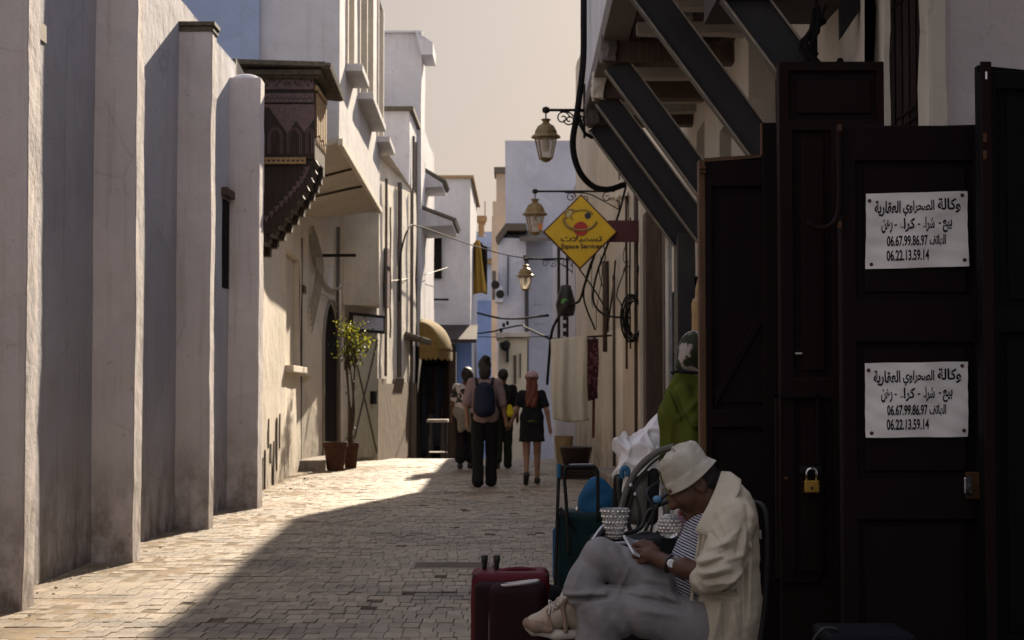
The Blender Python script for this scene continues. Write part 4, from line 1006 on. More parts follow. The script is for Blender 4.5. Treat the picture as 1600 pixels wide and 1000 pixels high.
# ------------------------------------------------------------------ yellow diamond sign on its arm
sg_ = thing('diamond_sign', 'yellow diamond shaped sign with a red ball on a maroon wall arm', 'sign', at(908, 362, 21.8))
YS = 21.8; T_, R_, B_, L_ = [at(*p, YS) for p in ((908, 303), (965.5, 362), (906.5, 421), (848, 362))]
cc = (T_ + B_ + L_ + R_) / 4
M['sign_y'] = plain('sign_yellow', (.50, .325, .014), .5, .35, var=.1, scale=5, bump=.05); M['maroon'] = plain('maroon_paint', (.060, .014, .018), .55, .3)
MB().prism([T_, R_, B_, L_], (0, .09, 0)).build('sign_box', M['maroon'], sg_, bevel=.006)
MB().prism([cc + (q - cc) * .945 + Vector((0, -.004, 0)) for q in (T_, R_, B_, L_)], (0, .01, 0)).build('sign_face', M['sign_y'], sg_)
a_, b_ = at(950, 344, 21.84), at(1004, 378, 21.84); MB().box(a_.x, b_.x + .02, 21.85, 21.89, b_.z, a_.z).build('arm', M['maroon'], sg_, bevel=.004)
ink = plain('dark_ink', (.05, .032, .018), .7); ux, uy = (R_ - L_), (B_ - T_); ux = Vector((ux.x, 0, 0)); uy = Vector((0, 0, uy.z)); o_ = Vector((L_.x, YS - .005, T_.z))
def fr_(px, py): return ((px - 848) / 117.5, (py - 303) / 118)
mb = MB(); x0, y0 = fr_(876, 368); x1, y1 = fr_(941, 380); write(mb, shape_ar('تسهيلات'), o_, ux, uy, x0, x1, y0, y1, lambda a, b: 0, .035)
x0, y0 = fr_(877, 381); x1, y1 = fr_(940, 391); write(mb, 'Espace Services', o_, ux, uy, x0, x1, y0, y1, lambda a, b: 0, .03)
mb.build('lettering', ink, sg_)
def disc(px, py, rp, y=-.009, n=20): 
    q = at(px, py, YS); r_ = rp * YS / FPX; return [q + Vector((r_ * math.cos(2 * math.pi * i / n), y, r_ * math.sin(2 * math.pi * i / n))) for i in range(n)]
MB().prism(disc(907.5, 357.5, 11.2, -.014), (0, .005, 0)).build('red_ball', plain('red_ball', (.30, .025, .02), .5), sg_)
MB().prism(disc(918.5, 337, 5, -.012), (0, .004, 0)).build('dark_dot', plain('navy_dot', (.02, .022, .04), .5), sg_)
MB().prism(disc(888, 333, 6.5, -.011), (0, .004, 0)).build('pale_dot', plain('pale_olive_dot', (.36, .30, .14), .5), sg_)
mb = MB()
def arcs(cx, cy, rx, ry, a0, a1, w_, n=24): mb.tube([at(cx + rx * math.cos(R(a0 + (a1 - a0) * i / n)), cy - ry * math.sin(R(a0 + (a1 - a0) * i / n)), YS - .007) for i in range(n + 1)], w_, 5)
arcs(907, 342, 26, 18, 175, 345, .018); arcs(910, 338, 18, 10, 20, 215, .010); arcs(892, 335, 9, 8, 40, 230, .012)
mb.build('swirl', plain('olive_line', (.20, .14, .04), .6), sg_)

# ------------------------------------------------------------------ laundry on a rod
q = at(937, 526, 25.5); rod = thing('drying_rod', 'dark drying rod jutting from the cream wall with a red pole', 'rod', q)
mb = MB().tube([at(862, 530, 25.3), at(940, 525, 25.4), at(958, 524, 25.6)], .016, 6); mb.build('bar', M['iron'], rod)
MB().tube([at(929, 525, 25.55), at(927, 684, 25.55)], .022, 7).build('pole', plain('red_paint', (.10, .02, .02), .6), rod)
def sheet(name, mat, label, cat, pxs, top, bot, Y, folds, amp, seed, ragged=.0):
    mb = MB()
    def fn(u, v):
        px = pxs[0] + (pxs[1] - pxs[0]) * (u + .05 * (v - .5) * math.sin(seed)); z0 = at(px, top(u), Y).z; z1 = at(px, bot(u), Y).z
        x = at(px, 500, Y).x; k = .35 + .65 * v
        return (x + .02 * v * math.sin(5 * v + seed), Y + amp * k * (math.sin(folds * u * 6.28 + seed + 1.1 * v) + .5 * math.sin(folds * 2.3 * u * 6.28 + 2 * v + 1.3 * seed)) - .12 * math.sin(math.pi * v) * amp * 8, z0 + (z1 - z0) * v)
    mb.grid(fn, 40, 34)
    o = mb.build(name, mat, None, smooth=True, thick=.012); tag(o, label, cat); return o
sheet('bed_sheet', cloth('cream_sheet', (.56, .52, .44), .06), 'large cream bed sheet hung over the drying rod', 'sheet', (862, 918), lambda u: 530 - 6 * u, lambda u: 655 + 5 * math.sin(3 * u) , 25.2, 1.6, .045, 2.0)
sheet('patterned_cloth', checks('maroon_print', (.055, .02, .03), (.17, .07, .09), 16), 'maroon patterned cloth hanging beside the cream sheet', 'cloth', (910, 935), lambda u: 529, lambda u: 630 - 8 * u, 25.45, 1.2, .03, .6)
q = at(884, 600, 27); fo = MB(); r2 = random.Random(6)
for k in range(160):
    p = q + Vector((r2.gauss(-.02, .05), r2.gauss(0, .06), r2.uniform(-.35, .25))); s_ = r2.uniform(.03, .06); m3 = Matrix.Rotation(r2.uniform(0, 6), 3, 'Z') @ Matrix.Rotation(r2.uniform(-1, 1), 3, 'X')
    fo.add([p + m3 @ Vector(v) * s_ for v in ((0, 0, 0), (.4, .5, .1), (0, 1.2, 0), (-.4, .5, .1))], [(0, 1, 2, 3)])
M['leaf_d'] = plain('dark_leaf', (.030, .055, .016), .55, .4)
def leafmat(name, a, b):
    t = NT(name); f = t.ramp(t.n('ShaderNodeNewGeometry').outputs['Random Per Island'], .1, .9, (*a, 1), (*b, 1)); n = t.t.nodes
    m = t.n('ShaderNodeMixShader', {0: .5, 1: t.n('ShaderNodeBsdfDiffuse', {'Color': f}).outputs[0], 2: t.n('ShaderNodeBsdfTranslucent', {'Color': f}).outputs[0]})
    t.t.links.new(m.outputs[0], n['Material Output'].inputs['Surface']); return t.m
M['leaf_l'] = leafmat('yellow_leaf', (.13, .16, .02), (.32, .31, .04))
hp = thing('wall_plant', 'small dark trailing plant on the wall left of the hung cream sheet', 'plant', q); fo.build('foliage', M['leaf_d'], hp)
MB().tube([q + Vector((0, 0, .3)), q + Vector((-.02, 0, -.35))], .01, 5).build('stem', M['brown_wood'], hp)
q = at(881, 716, 31); bk = thing('basket', 'tall tan woven waste basket under the hung sheet', 'basket', q)
MB().lathe((q.x, 31, gz(31)), [(.12, 0), (.125, .02), (.175, .48), (.182, .5), (.165, .5), (.16, .47), (.115, .03), (0, .03)], 20).build('body', wood('tan_wicker', (.28, .20, .11), (3, 3, 40)), bk)
q = at(900, 722, 25.5); tb = thing('plastic_tub', 'dark brown plastic tub standing on a crate against the wall step', 'tub', q)
zt = at(900, 698, 25.5).z; MB().lathe((q.x, 25.5, zt - .27), [(.17, 0), (.19, .02), (.245, .25), (.255, .265), (.24, .27), (.225, .25), (.16, .03), (0, .03)], 24).build('body', plain('dark_plastic', (.028, .016, .014), .5), tb, smooth=True)
ct = thing('crate', 'low dark wooden crate under the brown plastic tub', 'crate', (q.x, 25.5, 0))
mb = MB(); zc = zt - .275
for k in range(4): mb.box(q.x - .26, q.x + .26, 25.24 + .005 * (k % 2), 25.26, .01 + k * zc / 4, (k + .82) * zc / 4); mb.box(q.x - .26, q.x + .26, 25.74, 25.76, .01 + k * zc / 4, (k + .82) * zc / 4); mb.box(q.x - .27, q.x - .25, 25.2, 25.78, .01 + k * zc / 4, (k + .82) * zc / 4); mb.box(q.x + .25, q.x + .27, 25.2, 25.78, .01 + k * zc / 4, (k + .82) * zc / 4)
mb.box(q.x - .25, q.x + .25, 25.26, 25.74, zc - .02, zc).build('slats', M['dark_wood'], ct)

# ------------------------------------------------------------------ cables across the lane
wires = [('slack dark cable strung across the lane below the hanging garment', [(624, 470, 34), (626, 400, 34.5), (638, 358, 35), (655, 354, 37), (720, 377, 45), (760, 390, 50), (800, 400, 46), (840, 404, 40), (880, 404, 33.5)], .018),
         ('thick double cable sagging between the far blue house and the lantern wall', [(746, 489, 62), (780, 497, 58), (810, 498, 54), (835, 495, 48), (856, 493, 40)], .035),
         ('lowest dark cable with splice boxes across the end of the lane', [(747, 521, 64), (770, 518, 62), (785, 514, 60), (815, 508, 56), (822, 512, 52), (860, 530, 44)], .03),
         ('thin straight cable under the splice boxes at the end of the lane', [(747, 526, 66), (800, 527, 60), (858, 525, 44)], .016),
         ('thin pale string crossing in front of the shaded house', [(560, 438, 33.4), (618, 438, 36), (660, 430, 44), (705, 416, 56)], .008)]
for lb, pts, r_ in wires:
    o = MB().tube(smooth_path([at(*p) for p in pts], 8), r_, 6)
    if 'splice' in lb and 'lowest' in lb:
        for px, py, Y in ((783, 516, 60), (787, 508, 60), (793, 505, 60)): o.obox(at(px, py, Y), .10, .1, .14)
    o = o.build('cable', M['cable'] if 'pale' not in lb else M['pale_cable'], None, smooth=True); tag(o, lb, 'cable')
o = MB().tube(smooth_path([at(912, -60, 17), at(912, 30, 17), at(911, 100, 17.05), at(902, 175, 17.1), at(895, 225, 17.2), at(904, 265, 17.3), at(925, 290, 17.4), at(950, 296, 17.4), at(976, 288, 17.5)], 8), .032, 8)
o.tube(smooth_path([at(905, 180, 17.1), at(912, 205, 17.15), at(925, 215, 17.3)], 6), .018, 6)
o = o.build('power_cable', M['cable'], None, smooth=True); tag(o, 'thick black cable looping down from the jettied wall by the top lantern', 'cable')

# ------------------------------------------------------------------ potted plant by the arched door
pc = plain('terracotta', (.075, .036, .024), .85, .15, var=.3)
def pot(name, label, px, pytop, pybot, pw, Y, grp):
    a_, b_ = at(px, pytop, Y), at(px, pybot, Y); r_ = pw / 2 * Y / FPX; h_ = a_.z - b_.z
    t = thing(name, label, 'plant pot', (a_.x, Y, 0), grp)
    MB().lathe((a_.x, Y, 0), [(r_ * .66, 0), (r_ * .7, .02), (r_ * .93, h_ * .82), (r_ * 1.03, h_ * .83), (r_ * 1.03, h_), (r_ * .92, h_), (r_ * .9, h_ * .9), (0, h_ * .88)], 22).build('body', pc, t, smooth=False, bevel=.004); return a_, h_
pot('plant_pot', 'wider terracotta pot in front of the arched door', 524, 687, 731, 38, 28.2, 'terracotta pots by the arched door')
a_, h_ = pot('plant_pot', 'narrower terracotta pot holding the tall leafy shrub', 548, 687, 727, 26, 28.9, 'terracotta pots by the arched door')
sh = thing('tall_shrub', 'tall thin stemmed shrub with a yellow green leafy top in a terracotta pot', 'shrub', (a_.x, 28.9, h_ * .85))
mb = MB(); r2 = random.Random(14); tips = []
base = Vector((a_.x, 28.9, h_ * .8)); crown = at(553, 560, 28.9)
for k in range(4):
    b = base + Vector((r2.uniform(-.04, .04), r2.uniform(-.03, .03), 0)); m_ = at(549 + r2.uniform(-4, 5), 640, 28.9); c_ = at(546 + r2.uniform(-8, 10), 560, 28.9)
    mb.tube(smooth_path([b, m_, c_], 5), [.03 - .0018 * i for i in range(11)], 5)
    for j in range(5):
        e = at(r2.uniform(533, 574), r2.uniform(504, 566), 28.9) + Vector((0, r2.uniform(-.25, .25), 0)); mb.tube(smooth_path([c_ - Vector((0, 0, .2)), (c_ + e) / 2 + Vector((r2.uniform(-.05, .05), 0, .03)), e], 4), .008, 4); tips.append(e)
mb.build('stem', M['brown_wood'], sh, smooth=True)
LV = {'leaf_l': MB(), 'leaf_d': MB()}
for e in tips:
    for j in range(34):
        p = e + Vector((r2.gauss(0, .085), r2.gauss(0, .1), r2.gauss(0, .085))); s_ = r2.uniform(.035, .075)
        m3 = Matrix.Rotation(r2.uniform(0, 6.28), 3, 'Z') @ Matrix.Rotation(r2.uniform(-1.1, 1.1), 3, 'X')
        LV['leaf_l' if r2.random() < .62 else 'leaf_d'].add([p + m3 @ Vector(v) * s_ for v in ((0, 0, 0), (.35, .45, .12), (0, 1.15, -.1), (-.35, .45, .12))], [(0, 1, 2, 3)])
for k in range(40):
    p = at(549 + r2.gauss(0, 4), r2.uniform(575, 690), 28.9); m3 = Matrix.Rotation(r2.uniform(0, 6.28), 3, 'Z') @ Matrix.Rotation(r2.uniform(-1, 1), 3, 'X'); s_ = .05
    LV['leaf_d'].add([p + m3 @ Vector(v) * s_ for v in ((0, 0, 0), (.35, .45, .12), (0, 1.15, -.1), (-.35, .45, .12))], [(0, 1, 2, 3)])
lf = LV['leaf_l'].build('crown', M['leaf_l'], sh); LV['leaf_d'].build('leaves', M['leaf_d'], lf)

# ------------------------------------------------------------------ dark gates on the right, posters, padlock
def gate_leaf(label, px0, px1, pytop0, pytop1, Y, mat, panels, tk=.05, zb=.02, edge=None):
    a, b = at(px0, pytop0, Y), at(px1, pytop1, Y)
    t = thing('gate_leaf', label, 'gate', ((a.x + b.x) / 2, Y, 0), 'dark gate leaves standing open')
    MB().prism([(a.x, Y + .012, zb), (b.x, Y + .012, zb), (b.x, Y + .012, b.z - .01), (a.x, Y + .012, a.z - .01)], (0, tk, 0)).build('board', mat, t)
    # frame of stiles and rails standing proud of the board, openings are the panels
    xs_ = sorted({a.x, b.x} | {at(p[0], 500, Y).x for p in panels} | {at(p[1], 500, Y).x for p in panels})
    mb = MB(); pr = []
    for p in panels:
        pa, pb = at(p[0], p[2], Y), at(p[1], p[3], Y); pr.append((pa.x, pb.x, pb.z, pa.z))
    ztop = min(a.z, b.z)
    zs_ = sorted({zb, ztop} | {z for p in pr for z in p[2:]})
    for i in range(len(xs_) - 1):
        run = None
        for j in range(len(zs_) - 1):
            mx, mz = (xs_[i] + xs_[i + 1]) / 2, (zs_[j] + zs_[j + 1]) / 2
            if any(p[0] < mx < p[1] and p[2] < mz < p[3] for p in pr): continue
            mb.box(xs_[i], xs_[i + 1], Y - .016, Y + .014, zs_[j], zs_[j + 1])
    fo = mb.build('frame', mat, t)
    bmx = bmesh.new(); bmx.from_mesh(fo.data); bmesh.ops.remove_doubles(bmx, verts=bmx.verts, dist=.0005)
    seen = {}
    for f in bmx.faces: seen.setdefault(tuple(sorted(v.index for v in f.verts)), []).append(f)
    bmesh.ops.delete(bmx, geom=[f for fs in seen.values() if len(fs) > 1 for f in fs], context='FACES'); bmesh.ops.recalc_face_normals(bmx, faces=bmx.faces)
    bmx.to_mesh(fo.data); bmx.free()
    bv = fo.modifiers.new('bevel', 'BEVEL'); bv.width = .005; bv.segments = 2; bv.limit_method = 'ANGLE'
    for p in pr: MB().box(p[0] + .03, p[1] - .03, Y - .004, Y + .013, p[2] + .03, p[3] - .03).build('panel', mat, t, bevel=.006)
    return t
YA, YB, YC, YD = 8.2, 7.7, 7.15, 6.85
gA = gate_leaf('farthest and lowest gate leaf, brown edge, right behind the seated man', 1102, 1216, 250, 243, YA, M['gate'], [(1113, 1206, 292, 640), (1113, 1206, 668, 1050)], zb=.03)
a_ = at(1102, 250, YA); MB().box(a_.x - .033, a_.x - .001, YA - .016, YA + .07, .03, a_.z).build('edge', M['gate_edge'], gA, bevel=.005)
MB().prism([at(1118, 612, YA - .02), at(1206, 455, YA - .02), at(1206, 478, YA - .02), at(1118, 635, YA - .02)], (0, .03, 0)).build('brace', M['gate'], gA, bevel=.004)
MB().prism([at(1100, 247, YA - .02), at(1192, 241, YA - .02), at(1192, 246, YA - .02), at(1100, 253, YA - .02)], (0, .06, 0)).build('top_strip', M['gate_edge'], gA)
a_, b_ = at(1191, 192, YA - .06), at(1216, 192, YA - .06); MB().box(a_.x, b_.x, YA - .07, YA - .03, .03, a_.z).build('stile', M['gate'], gA, bevel=.004)
MB().box(a_.x - .006, a_.x, YA - .072, YA - .028, at(1190, 246, YA).z, a_.z).build('rust_edge', M['rust'], gA)
for py in (262, 268): 
    q = at(1098, py, YA - .03); MB().obox(q, .03, .02, .012).build('bolt', M['rust'], gA)
gB = gate_leaf('tallest gate leaf, reddish black, with the brass padlock and curved hook', 1216, 1380, 97, 94, YB, M['gate2'], [(1234, 1372, 112, 188), (1240, 1300, 205, 590), (1240, 1300, 622, 905)], zb=.03)
a_, b_ = at(1212, 617, YB - .05), at(1282, 910, YB - .05)
mb = MB(); 
for (xa, xb, za, zb_) in ((a_.x, b_.x, a_.z - .012, a_.z), (a_.x, b_.x, b_.z, b_.z + .012), (a_.x, a_.x + .012, b_.z, a_.z), (b_.x - .012, b_.x, b_.z, a_.z)): mb.box(xa, xb, YB - .04, YB - .015, za, zb_)
mb.build('wicket_frame', M['gate2'], gB)
gC = gate_leaf('panelled gate leaf carrying both white posters', 1312, 1530, 197, 190, YC, M['gate'], [(1338, 1522, 252, 468), (1338, 1522, 535, 748), (1338, 1522, 812, 1020)], zb=.03)
mb = MB()
mb.tube(smooth_path([at(1311, 198, YC - .03), at(1312, 260, YC - .03), at(1312, 315, YC - .03), at(1308, 340, YC - .03), at(1295, 354, YC - .03), at(1275, 356, YC - .03), at(1262, 348, YC - .03)], 5), .012, 7)
mb.build('hook_strap', M['gate2'], gC, smooth=True)
for (px, py) in ((1312, 200), (1312, 352)): MB().obox(at(px, py, YC - .035), .016, .02, .03).build('hook_pin', M['rust'], gC, bevel=.003)
a_, b_ = at(1505, 745, YC - .03), at(1524, 772, YC - .03)
lk = MB().box(a_.x + .012, b_.x + .02, YC - .04, YC - .014, b_.z - .02, a_.z + .02).build('latch_plate', M['rust'], gC, bevel=.004)
MB().box(a_.x - .005, a_.x + .028, YC - .062, YC - .042, b_.z, a_.z).build('latch', M['chrome'], lk, bevel=.006)
gD = gate_leaf('blackest gate leaf cut off by the right edge of the picture', 1529, 1680, 97, 112, YD, M['gate_black'], [(1560, 1660, 140, 480), (1560, 1660, 520, 1000)], zb=.03)
q = at(1541, 118, YD - .03); MB().lathe(q, [(0, -.02), (.006, -.015), (.006, .015), (0, .02)], 8).build('bolt', M['chrome'], gD)
MB().box(at(1528, 0, YD).x - .001, at(1545, 0, YD).x, YD - .03, YD - .017, .03, at(1536, 98, YD).z).build('rust_stile', M['gate2'], gD, bevel=.004)
for py in (215, 242): MB().obox(at(1539, py, YD - .034), .012, .01, .035).build('hinge_pin', M['rust'], gD)
# padlock
q = at(1268, 752, YB - .06); pk = thing('padlock', 'brass padlock with a steel shackle hanging on the gate hasp', 'padlock', q)
MB().box(q.x - .034, q.x + .034, q.y - .014, q.y + .014, q.z - .052, q.z + .005).build('body', M['brass'], pk, bevel=.006)
MB().tube([q + Vector((-.022, 0, 0)), q + Vector((-.022, 0, .035))] + [q + Vector((-.022 * math.cos(a), 0, .035 + .022 * math.sin(a))) for a in [math.pi * k / 8 for k in range(1, 8)]] + [q + Vector((.022, 0, .035)), q + Vector((.022, 0, 0))], .0065, 8).build('shackle', M['chrome'], pk, smooth=True)
MB().lathe(q + Vector((.0, -.0145, -.03)), [(.007, 0), (.006, -.002), (0, -.002)], 10, Matrix.Rotation(R(90), 3, 'X')).build('keyhole', M['black_pl'], pk)
MB().box(q.x - .05, q.x + .045, YB - .05, YB - .035, q.z + .035, q.z + .065).build('hasp', M['iron'], gB, bevel=.004)
MB().tube([q + Vector((0, .005, .05)), q + Vector((0, .03, .05))], .01, 6).build('staple', M['iron'], gB)
q = at(1248, 552, YB - .018); MB().obox(q, .03, .004, .008).build('paint_chip', M['cream'], gB)
q = at(1228, 747, YB - .02); MB().obox(q, .016, .01, .012).build('hinge_pin', M['rust'], gB)
# posters
def poster(label, TL, TR, BR, BL, seed):
    TL, TR, BR, BL = [at(p[0], p[1], YC - .022) for p in (TL, TR, BR, BL)]
    t = thing('poster', label, 'poster', (TL + BR) / 2, 'white notices nailed to the gate')
    ux, uy = TR - TL, BL - TL
    def lift(u, v): return 2.2 * (.003 * math.sin(3 * u + seed) * math.sin(2.2 * v + seed * 2) + .0022 * math.sin(9 * u + 4 * v + seed) + .001 * math.sin(26 * v - 7 * u * seed) + .006 * (seed - 1.6) * math.exp(-((v - .75 + .5 * u) ** 2) / .004) * .3)
    def P(u, v):
        q = TL * (1 - u) * (1 - v) + TR * u * (1 - v) + BL * (1 - u) * v + BR * u * v
        return q + Vector((.002 * math.sin(7 * v + seed) * (u - .5), -lift(u, v) - .0008, .0016 * math.sin(11 * u + seed) * (v - .5)))
    paper = plain('paper_%.1f' % seed, (.82, .78, .75), .85, .2, var=.05, scale=7, bump=.12, bscale=40)
    MB().grid(lambda u, v: P(u, v), 36, 28).build('sheet', paper, t, smooth=True)
    black = plain('print_black', (.020, .018, .022), .8, .2)
    mb = MB(); wr = lambda s_, x0, x1, y0, y1, bo=.022: write(mb, s_, TL + Vector((0, -.001, 0)), ux, uy, x0, x1, y0, y1, lift, bo)
    for wd, x0, x1, y0, y1 in (('وكالة', .700, .933, .085, .285), ('الصحراوي', .365, .668, .105, .315), ('العقارية', .085, .342, .10, .315)): wr(shape_ar(wd), x0, x1, y0, y1, .032)
    for wd, x0, x1, y0, y1 in (('بيع', .752, .848, .37, .54), ('-', .712, .738, .405, .425), ('شراء', .548, .672, .325, .53), ('-', .505, .53, .415, .435), ('كراء', .322, .48, .335, .525), ('-', .282, .305, .415, .435), ('رهن', .155, .262, .345, .535)): wr(shape_ar(wd), x0, x1, y0, y1, .032)
    wr('06.67.99.86.97', .208, .605, .565, .71, .03); wr(shape_ar('الهاتف'), .622, .785, .565, .735, .038); wr('06.22.13.59.14', .203, .62, .755, .905, .03)
    mb.build('lettering', black, t)
    for u, v in ((.035, .095), (.945, .055), (.06, .94), (.96, .915)):
        q = P(u, v); MB().lathe(q, [(.0085, .001), (.008, -.002), (.004, -.004), (0, -.0042)], 10, Matrix.Rotation(R(-90), 3, 'X') ).build('nail', M['rust'], t)
poster('upper white notice with four lines of black writing, nailed to the gate', (1352.5, 303), (1512, 298.5), (1513, 416), (1353, 420.5), 1.0)
poster('lower white notice, creased, with four lines of black writing', (1351.5, 567.5), (1512, 565), (1512, 682.5), (1352.5, 684), 2.3)

# ------------------------------------------------------------------ drain in the paving
a_, b_ = at(642, 892, 12.5), at(764, 878, 12.5); dr = thing('drain_cover', 'long dark stone drain slab let into the paving left of the trolley', 'drain cover', (-.5, 12.7, 0))
gzd = und(-.5, 12.7) + .004
MB().box(-.80, -.20, 12.48, 12.92, gzd - .03, gzd).build('surround', M['grey_conc'], dr, bevel=.006)
MB().box(-.775, -.225, 12.51, 12.89, gzd - .02, gzd + .002).rough(.002, 6).build('slab', M['tile'], dr, bevel=.008)

# ------------------------------------------------------------------ things for sale beside the seated man
M['red_case'] = cloth('burgundy_nylon', (.10, .010, .018), .2, rough=.6); M['blk_cloth'] = cloth('black_nylon', (.014, .013, .015), .3, rough=.7)
M['dk_red'] = cloth('dark_maroon_nylon', (.022, .007, .009), .2, rough=.7); M['piping'] = plain('grey_piping', (.11, .08, .085), .45, .4)
a_, b_ = at(735, 897, 7.15), at(860, 897, 7.15); zt = a_.z
sc1 = thing('suitcase', 'upright burgundy suitcase with grey piped front pocket and two handle stubs', 'suitcase', ((a_.x + b_.x) / 2, 7.3, 0))
SDF().bx(((a_.x + b_.x) / 2, 7.32, (zt + .05) / 2), ((b_.x - a_.x) / 2 - .035, .10, (zt - .05) / 2 - .035), None, .035).build('shell', M['red_case'], sc1, .008, disp=lambda X, Y, Z: .003 * np.sin(23 * X + 5 * Z) * np.sin(31 * Z + 9 * Y))
SDF().bx(((a_.x + b_.x) / 2, 7.19, (zt + .02) / 2 - .02), ((b_.x - a_.x) / 2 - .045, .03, (zt - .05) / 2 - .03), None, .03).build('front_panel', M['dk_red'], sc1, .008)
pa, pb = at(764, 910, 7.1), at(845, 912, 7.1); pz = at(800, 912, 7.1).z
SDF().bx(((pa.x + pb.x) / 2 + .01, 7.155, pz / 2 + .01), ((pb.x - pa.x) / 2 - .03, .05, pz / 2 - .05), None, .04).build('front_pocket', M['dk_red'], sc1, .007)
mb = MB()
for off, dy in ((0, 0), (14, -.004), (31, -.006)):
    mb.tube(smooth_path([at(766 + off, 1120, 7.105 + dy), at(765 + off, 1000, 7.1 + dy), at(766 + off, 955, 7.1 + dy), at(772 + off * .9, 930, 7.1 + dy), at(786 + off * .7, 915, 7.11 + dy)], 6), .0035 if off else .006, 6)
mb.build('piping', M['piping'], sc1, smooth=True)
mb = MB(); x0_, x1_, z1_ = a_.x + .012, b_.x - .012, zt - .012; rr = .035
mb.tube(smooth_path([(x0_, 7.205, .02), (x0_, 7.205, z1_ - rr), (x0_ + rr * .3, 7.205, z1_ - rr * .3), (x0_ + rr, 7.205, z1_), (x1_ - rr, 7.205, z1_), (x1_ - rr * .3, 7.205, z1_ - rr * .3), (x1_, 7.205, z1_ - rr), (x1_, 7.205, .02)], 5), .0045, 6).build('zip', M['black_pl'], sc1, smooth=True)
mb = MB(); q = at(812, 911, 7.10)
mb.tube([q + Vector((.077 * math.cos(a), .03 * math.sin(a), .010 * math.cos(a))) for a in [2 * math.pi * k / 28 for k in range(29)]], .0062, 7)
mb.build('handle', plain('white_trim', (.50, .47, .46), .4), sc1, smooth=True)
for px in (757, 776):
    q = at(px, 896, 7.33); MB().lathe((q.x, q.y, zt - .02), [(.010, 0), (.010, .04), (.014, .055), (.015, .078), (.011, .082), (0, .083)], 10).build('handle_stub', M['black_pl'], sc1, smooth=True)
MB().tube(smooth_path([at(768, 897, 7.3), at(800, 890, 7.3), at(830, 891, 7.3), at(845, 899, 7.3)], 5), .012, 7).build('top_grip', M['red_case'], sc1, smooth=True)
q = at(856, 955, 7.25); bb = thing('black_bag', 'limp black bag squeezed between the burgundy suitcase and the trolley', 'bag', (q.x, q.y, 0))
SDF().rc(q + Vector((0, 0, .05)), q + Vector((.01, 0, -.25)), .055, .08).rc(q + Vector((.03, .03, .07)), q + Vector((.06, .05, -.2)), .04, .07).build('body', M['blk_cloth'], bb, .009, disp=lambda X, Y, Z: .006 * np.sin(40 * X + 22 * Z) * np.sin(27 * Z - 13 * X))

M['teal'] = cloth('dark_teal_nylon', (.007, .024, .028), .25, rough=.6); M['azure'] = cloth('azure_nylon', (.010, .085, .19), .2, rough=.55); M['azure_pl'] = plain('azure_plastic', (.015, .10, .20), .4)
YT = 8.1
tr_ = thing('shopping_trolley', 'two wheeled shopping trolley with dark teal bag, blue flap and black frame', 'trolley', (at(900, 900, YT).x, YT, 0))
l_, r_ = at(869, 800, YT), at(945, 800, YT); zt = at(900, 798, YT).z
SDF().bx(((l_.x + r_.x) / 2, YT + .02, (zt + .14) / 2), ((r_.x - l_.x) / 2 - .03, .09, (zt - .14) / 2 - .03), None, .03).build('bag', M['teal'], tr_, .009, disp=lambda X, Y, Z: .005 * np.sin(30 * X + 4 * np.sin(9 * Z)) * np.sin(14 * Z) )
SDF().el(at(934, 806, YT + .05), (.100, .075, .185)).build('flap', M['azure'], tr_, .008, disp=lambda X, Y, Z: .004 * np.sin(40 * X + 3 * np.sin(20 * Z)), clip=lambda X, Y, Z: (at(934, 815, YT).z - Z))
SDF().rc(at(866, 830, YT), at(868, 905, YT), .006, .010).rc(at(872, 815, YT), at(871, 900, YT), .012, .012).build('side_strip', M['azure'], tr_, .006)
mb = MB()
mb.tube(smooth_path([at(889, 868, YT - .16), at(885, 790, YT - .14), at(882, 745, YT - .14), at(885, 731, YT - .14), at(895, 728, YT - .14), at(922, 728, YT - .14), at(932, 733, YT - .14), at(934, 750, YT - .14), at(934, 815, YT - .13)], 5), .0085, 7)
mb.tube([at(873, 742, YT - .1), at(871, 800, YT - .1), at(868, 905, YT - .12), at(866, 1000, YT - .12)], .0085, 7)
mb.tube([at(872, 795, YT - .1), at(893, 818, YT - .12)], .006, 6); mb.tube([at(876, 793, YT - .1), at(900, 830, YT - .12)], .006, 6)
mb.build('frame', M['iron'], tr_, smooth=True)
MB().tube([at(873, 725, YT - .1), at(873, 746, YT - .1)], .011, 8).build('grip', M['azure_pl'], tr_)
MB().tube([at(889, 728.5, YT - .15), at(928, 728, YT - .15)], .0105, 8).build('handle_bar', M['black_pl'], tr_)
MB().tube([at(890, 725.6, YT - .152), at(927, 725, YT - .152)], .0022, 5).build('handle_trim', M['alu'], tr_)
for px, py in ((902, 795), (900, 805), (969, 803)): MB().lathe(at(px, py, YT - .06), [(0, -.012), (.009, -.006), (.009, .006), (0, .012)], 8).build('buckle', M['chrome'], tr_)
for sx in (l_.x + .02, r_.x - .02):
    MB().lathe((sx, YT + .16, .085), [(.0, -.014), (.03, -.014), (.083, -.012), (.085, 0), (.083, .012), (.03, .014), (0, .014)], 20, Matrix.Rotation(R(90), 3, 'Y')).build('wheel', M['black_pl'], tr_)
M['grey_fab'] = cloth('grey_fabric', (.14, .135, .12), .15); M['dk_grey_fab'] = cloth('dark_grey_fabric', (.055, .055, .05), .2)
YP = 7.6
pc_ = thing('pushchair', 'folded grey pushchair with an arched hood and pale tube leg behind the reading man', 'pushchair', (at(1000, 900, YP).x, YP, 0))
mb = MB()
arc = smooth_path([at(968, 812, YP), at(974, 780, YP), at(988, 745, YP), at(1008, 720, YP), at(1032, 704, YP), at(1052, 699, YP)], 8)
for o_ in (0, 1):
    pass
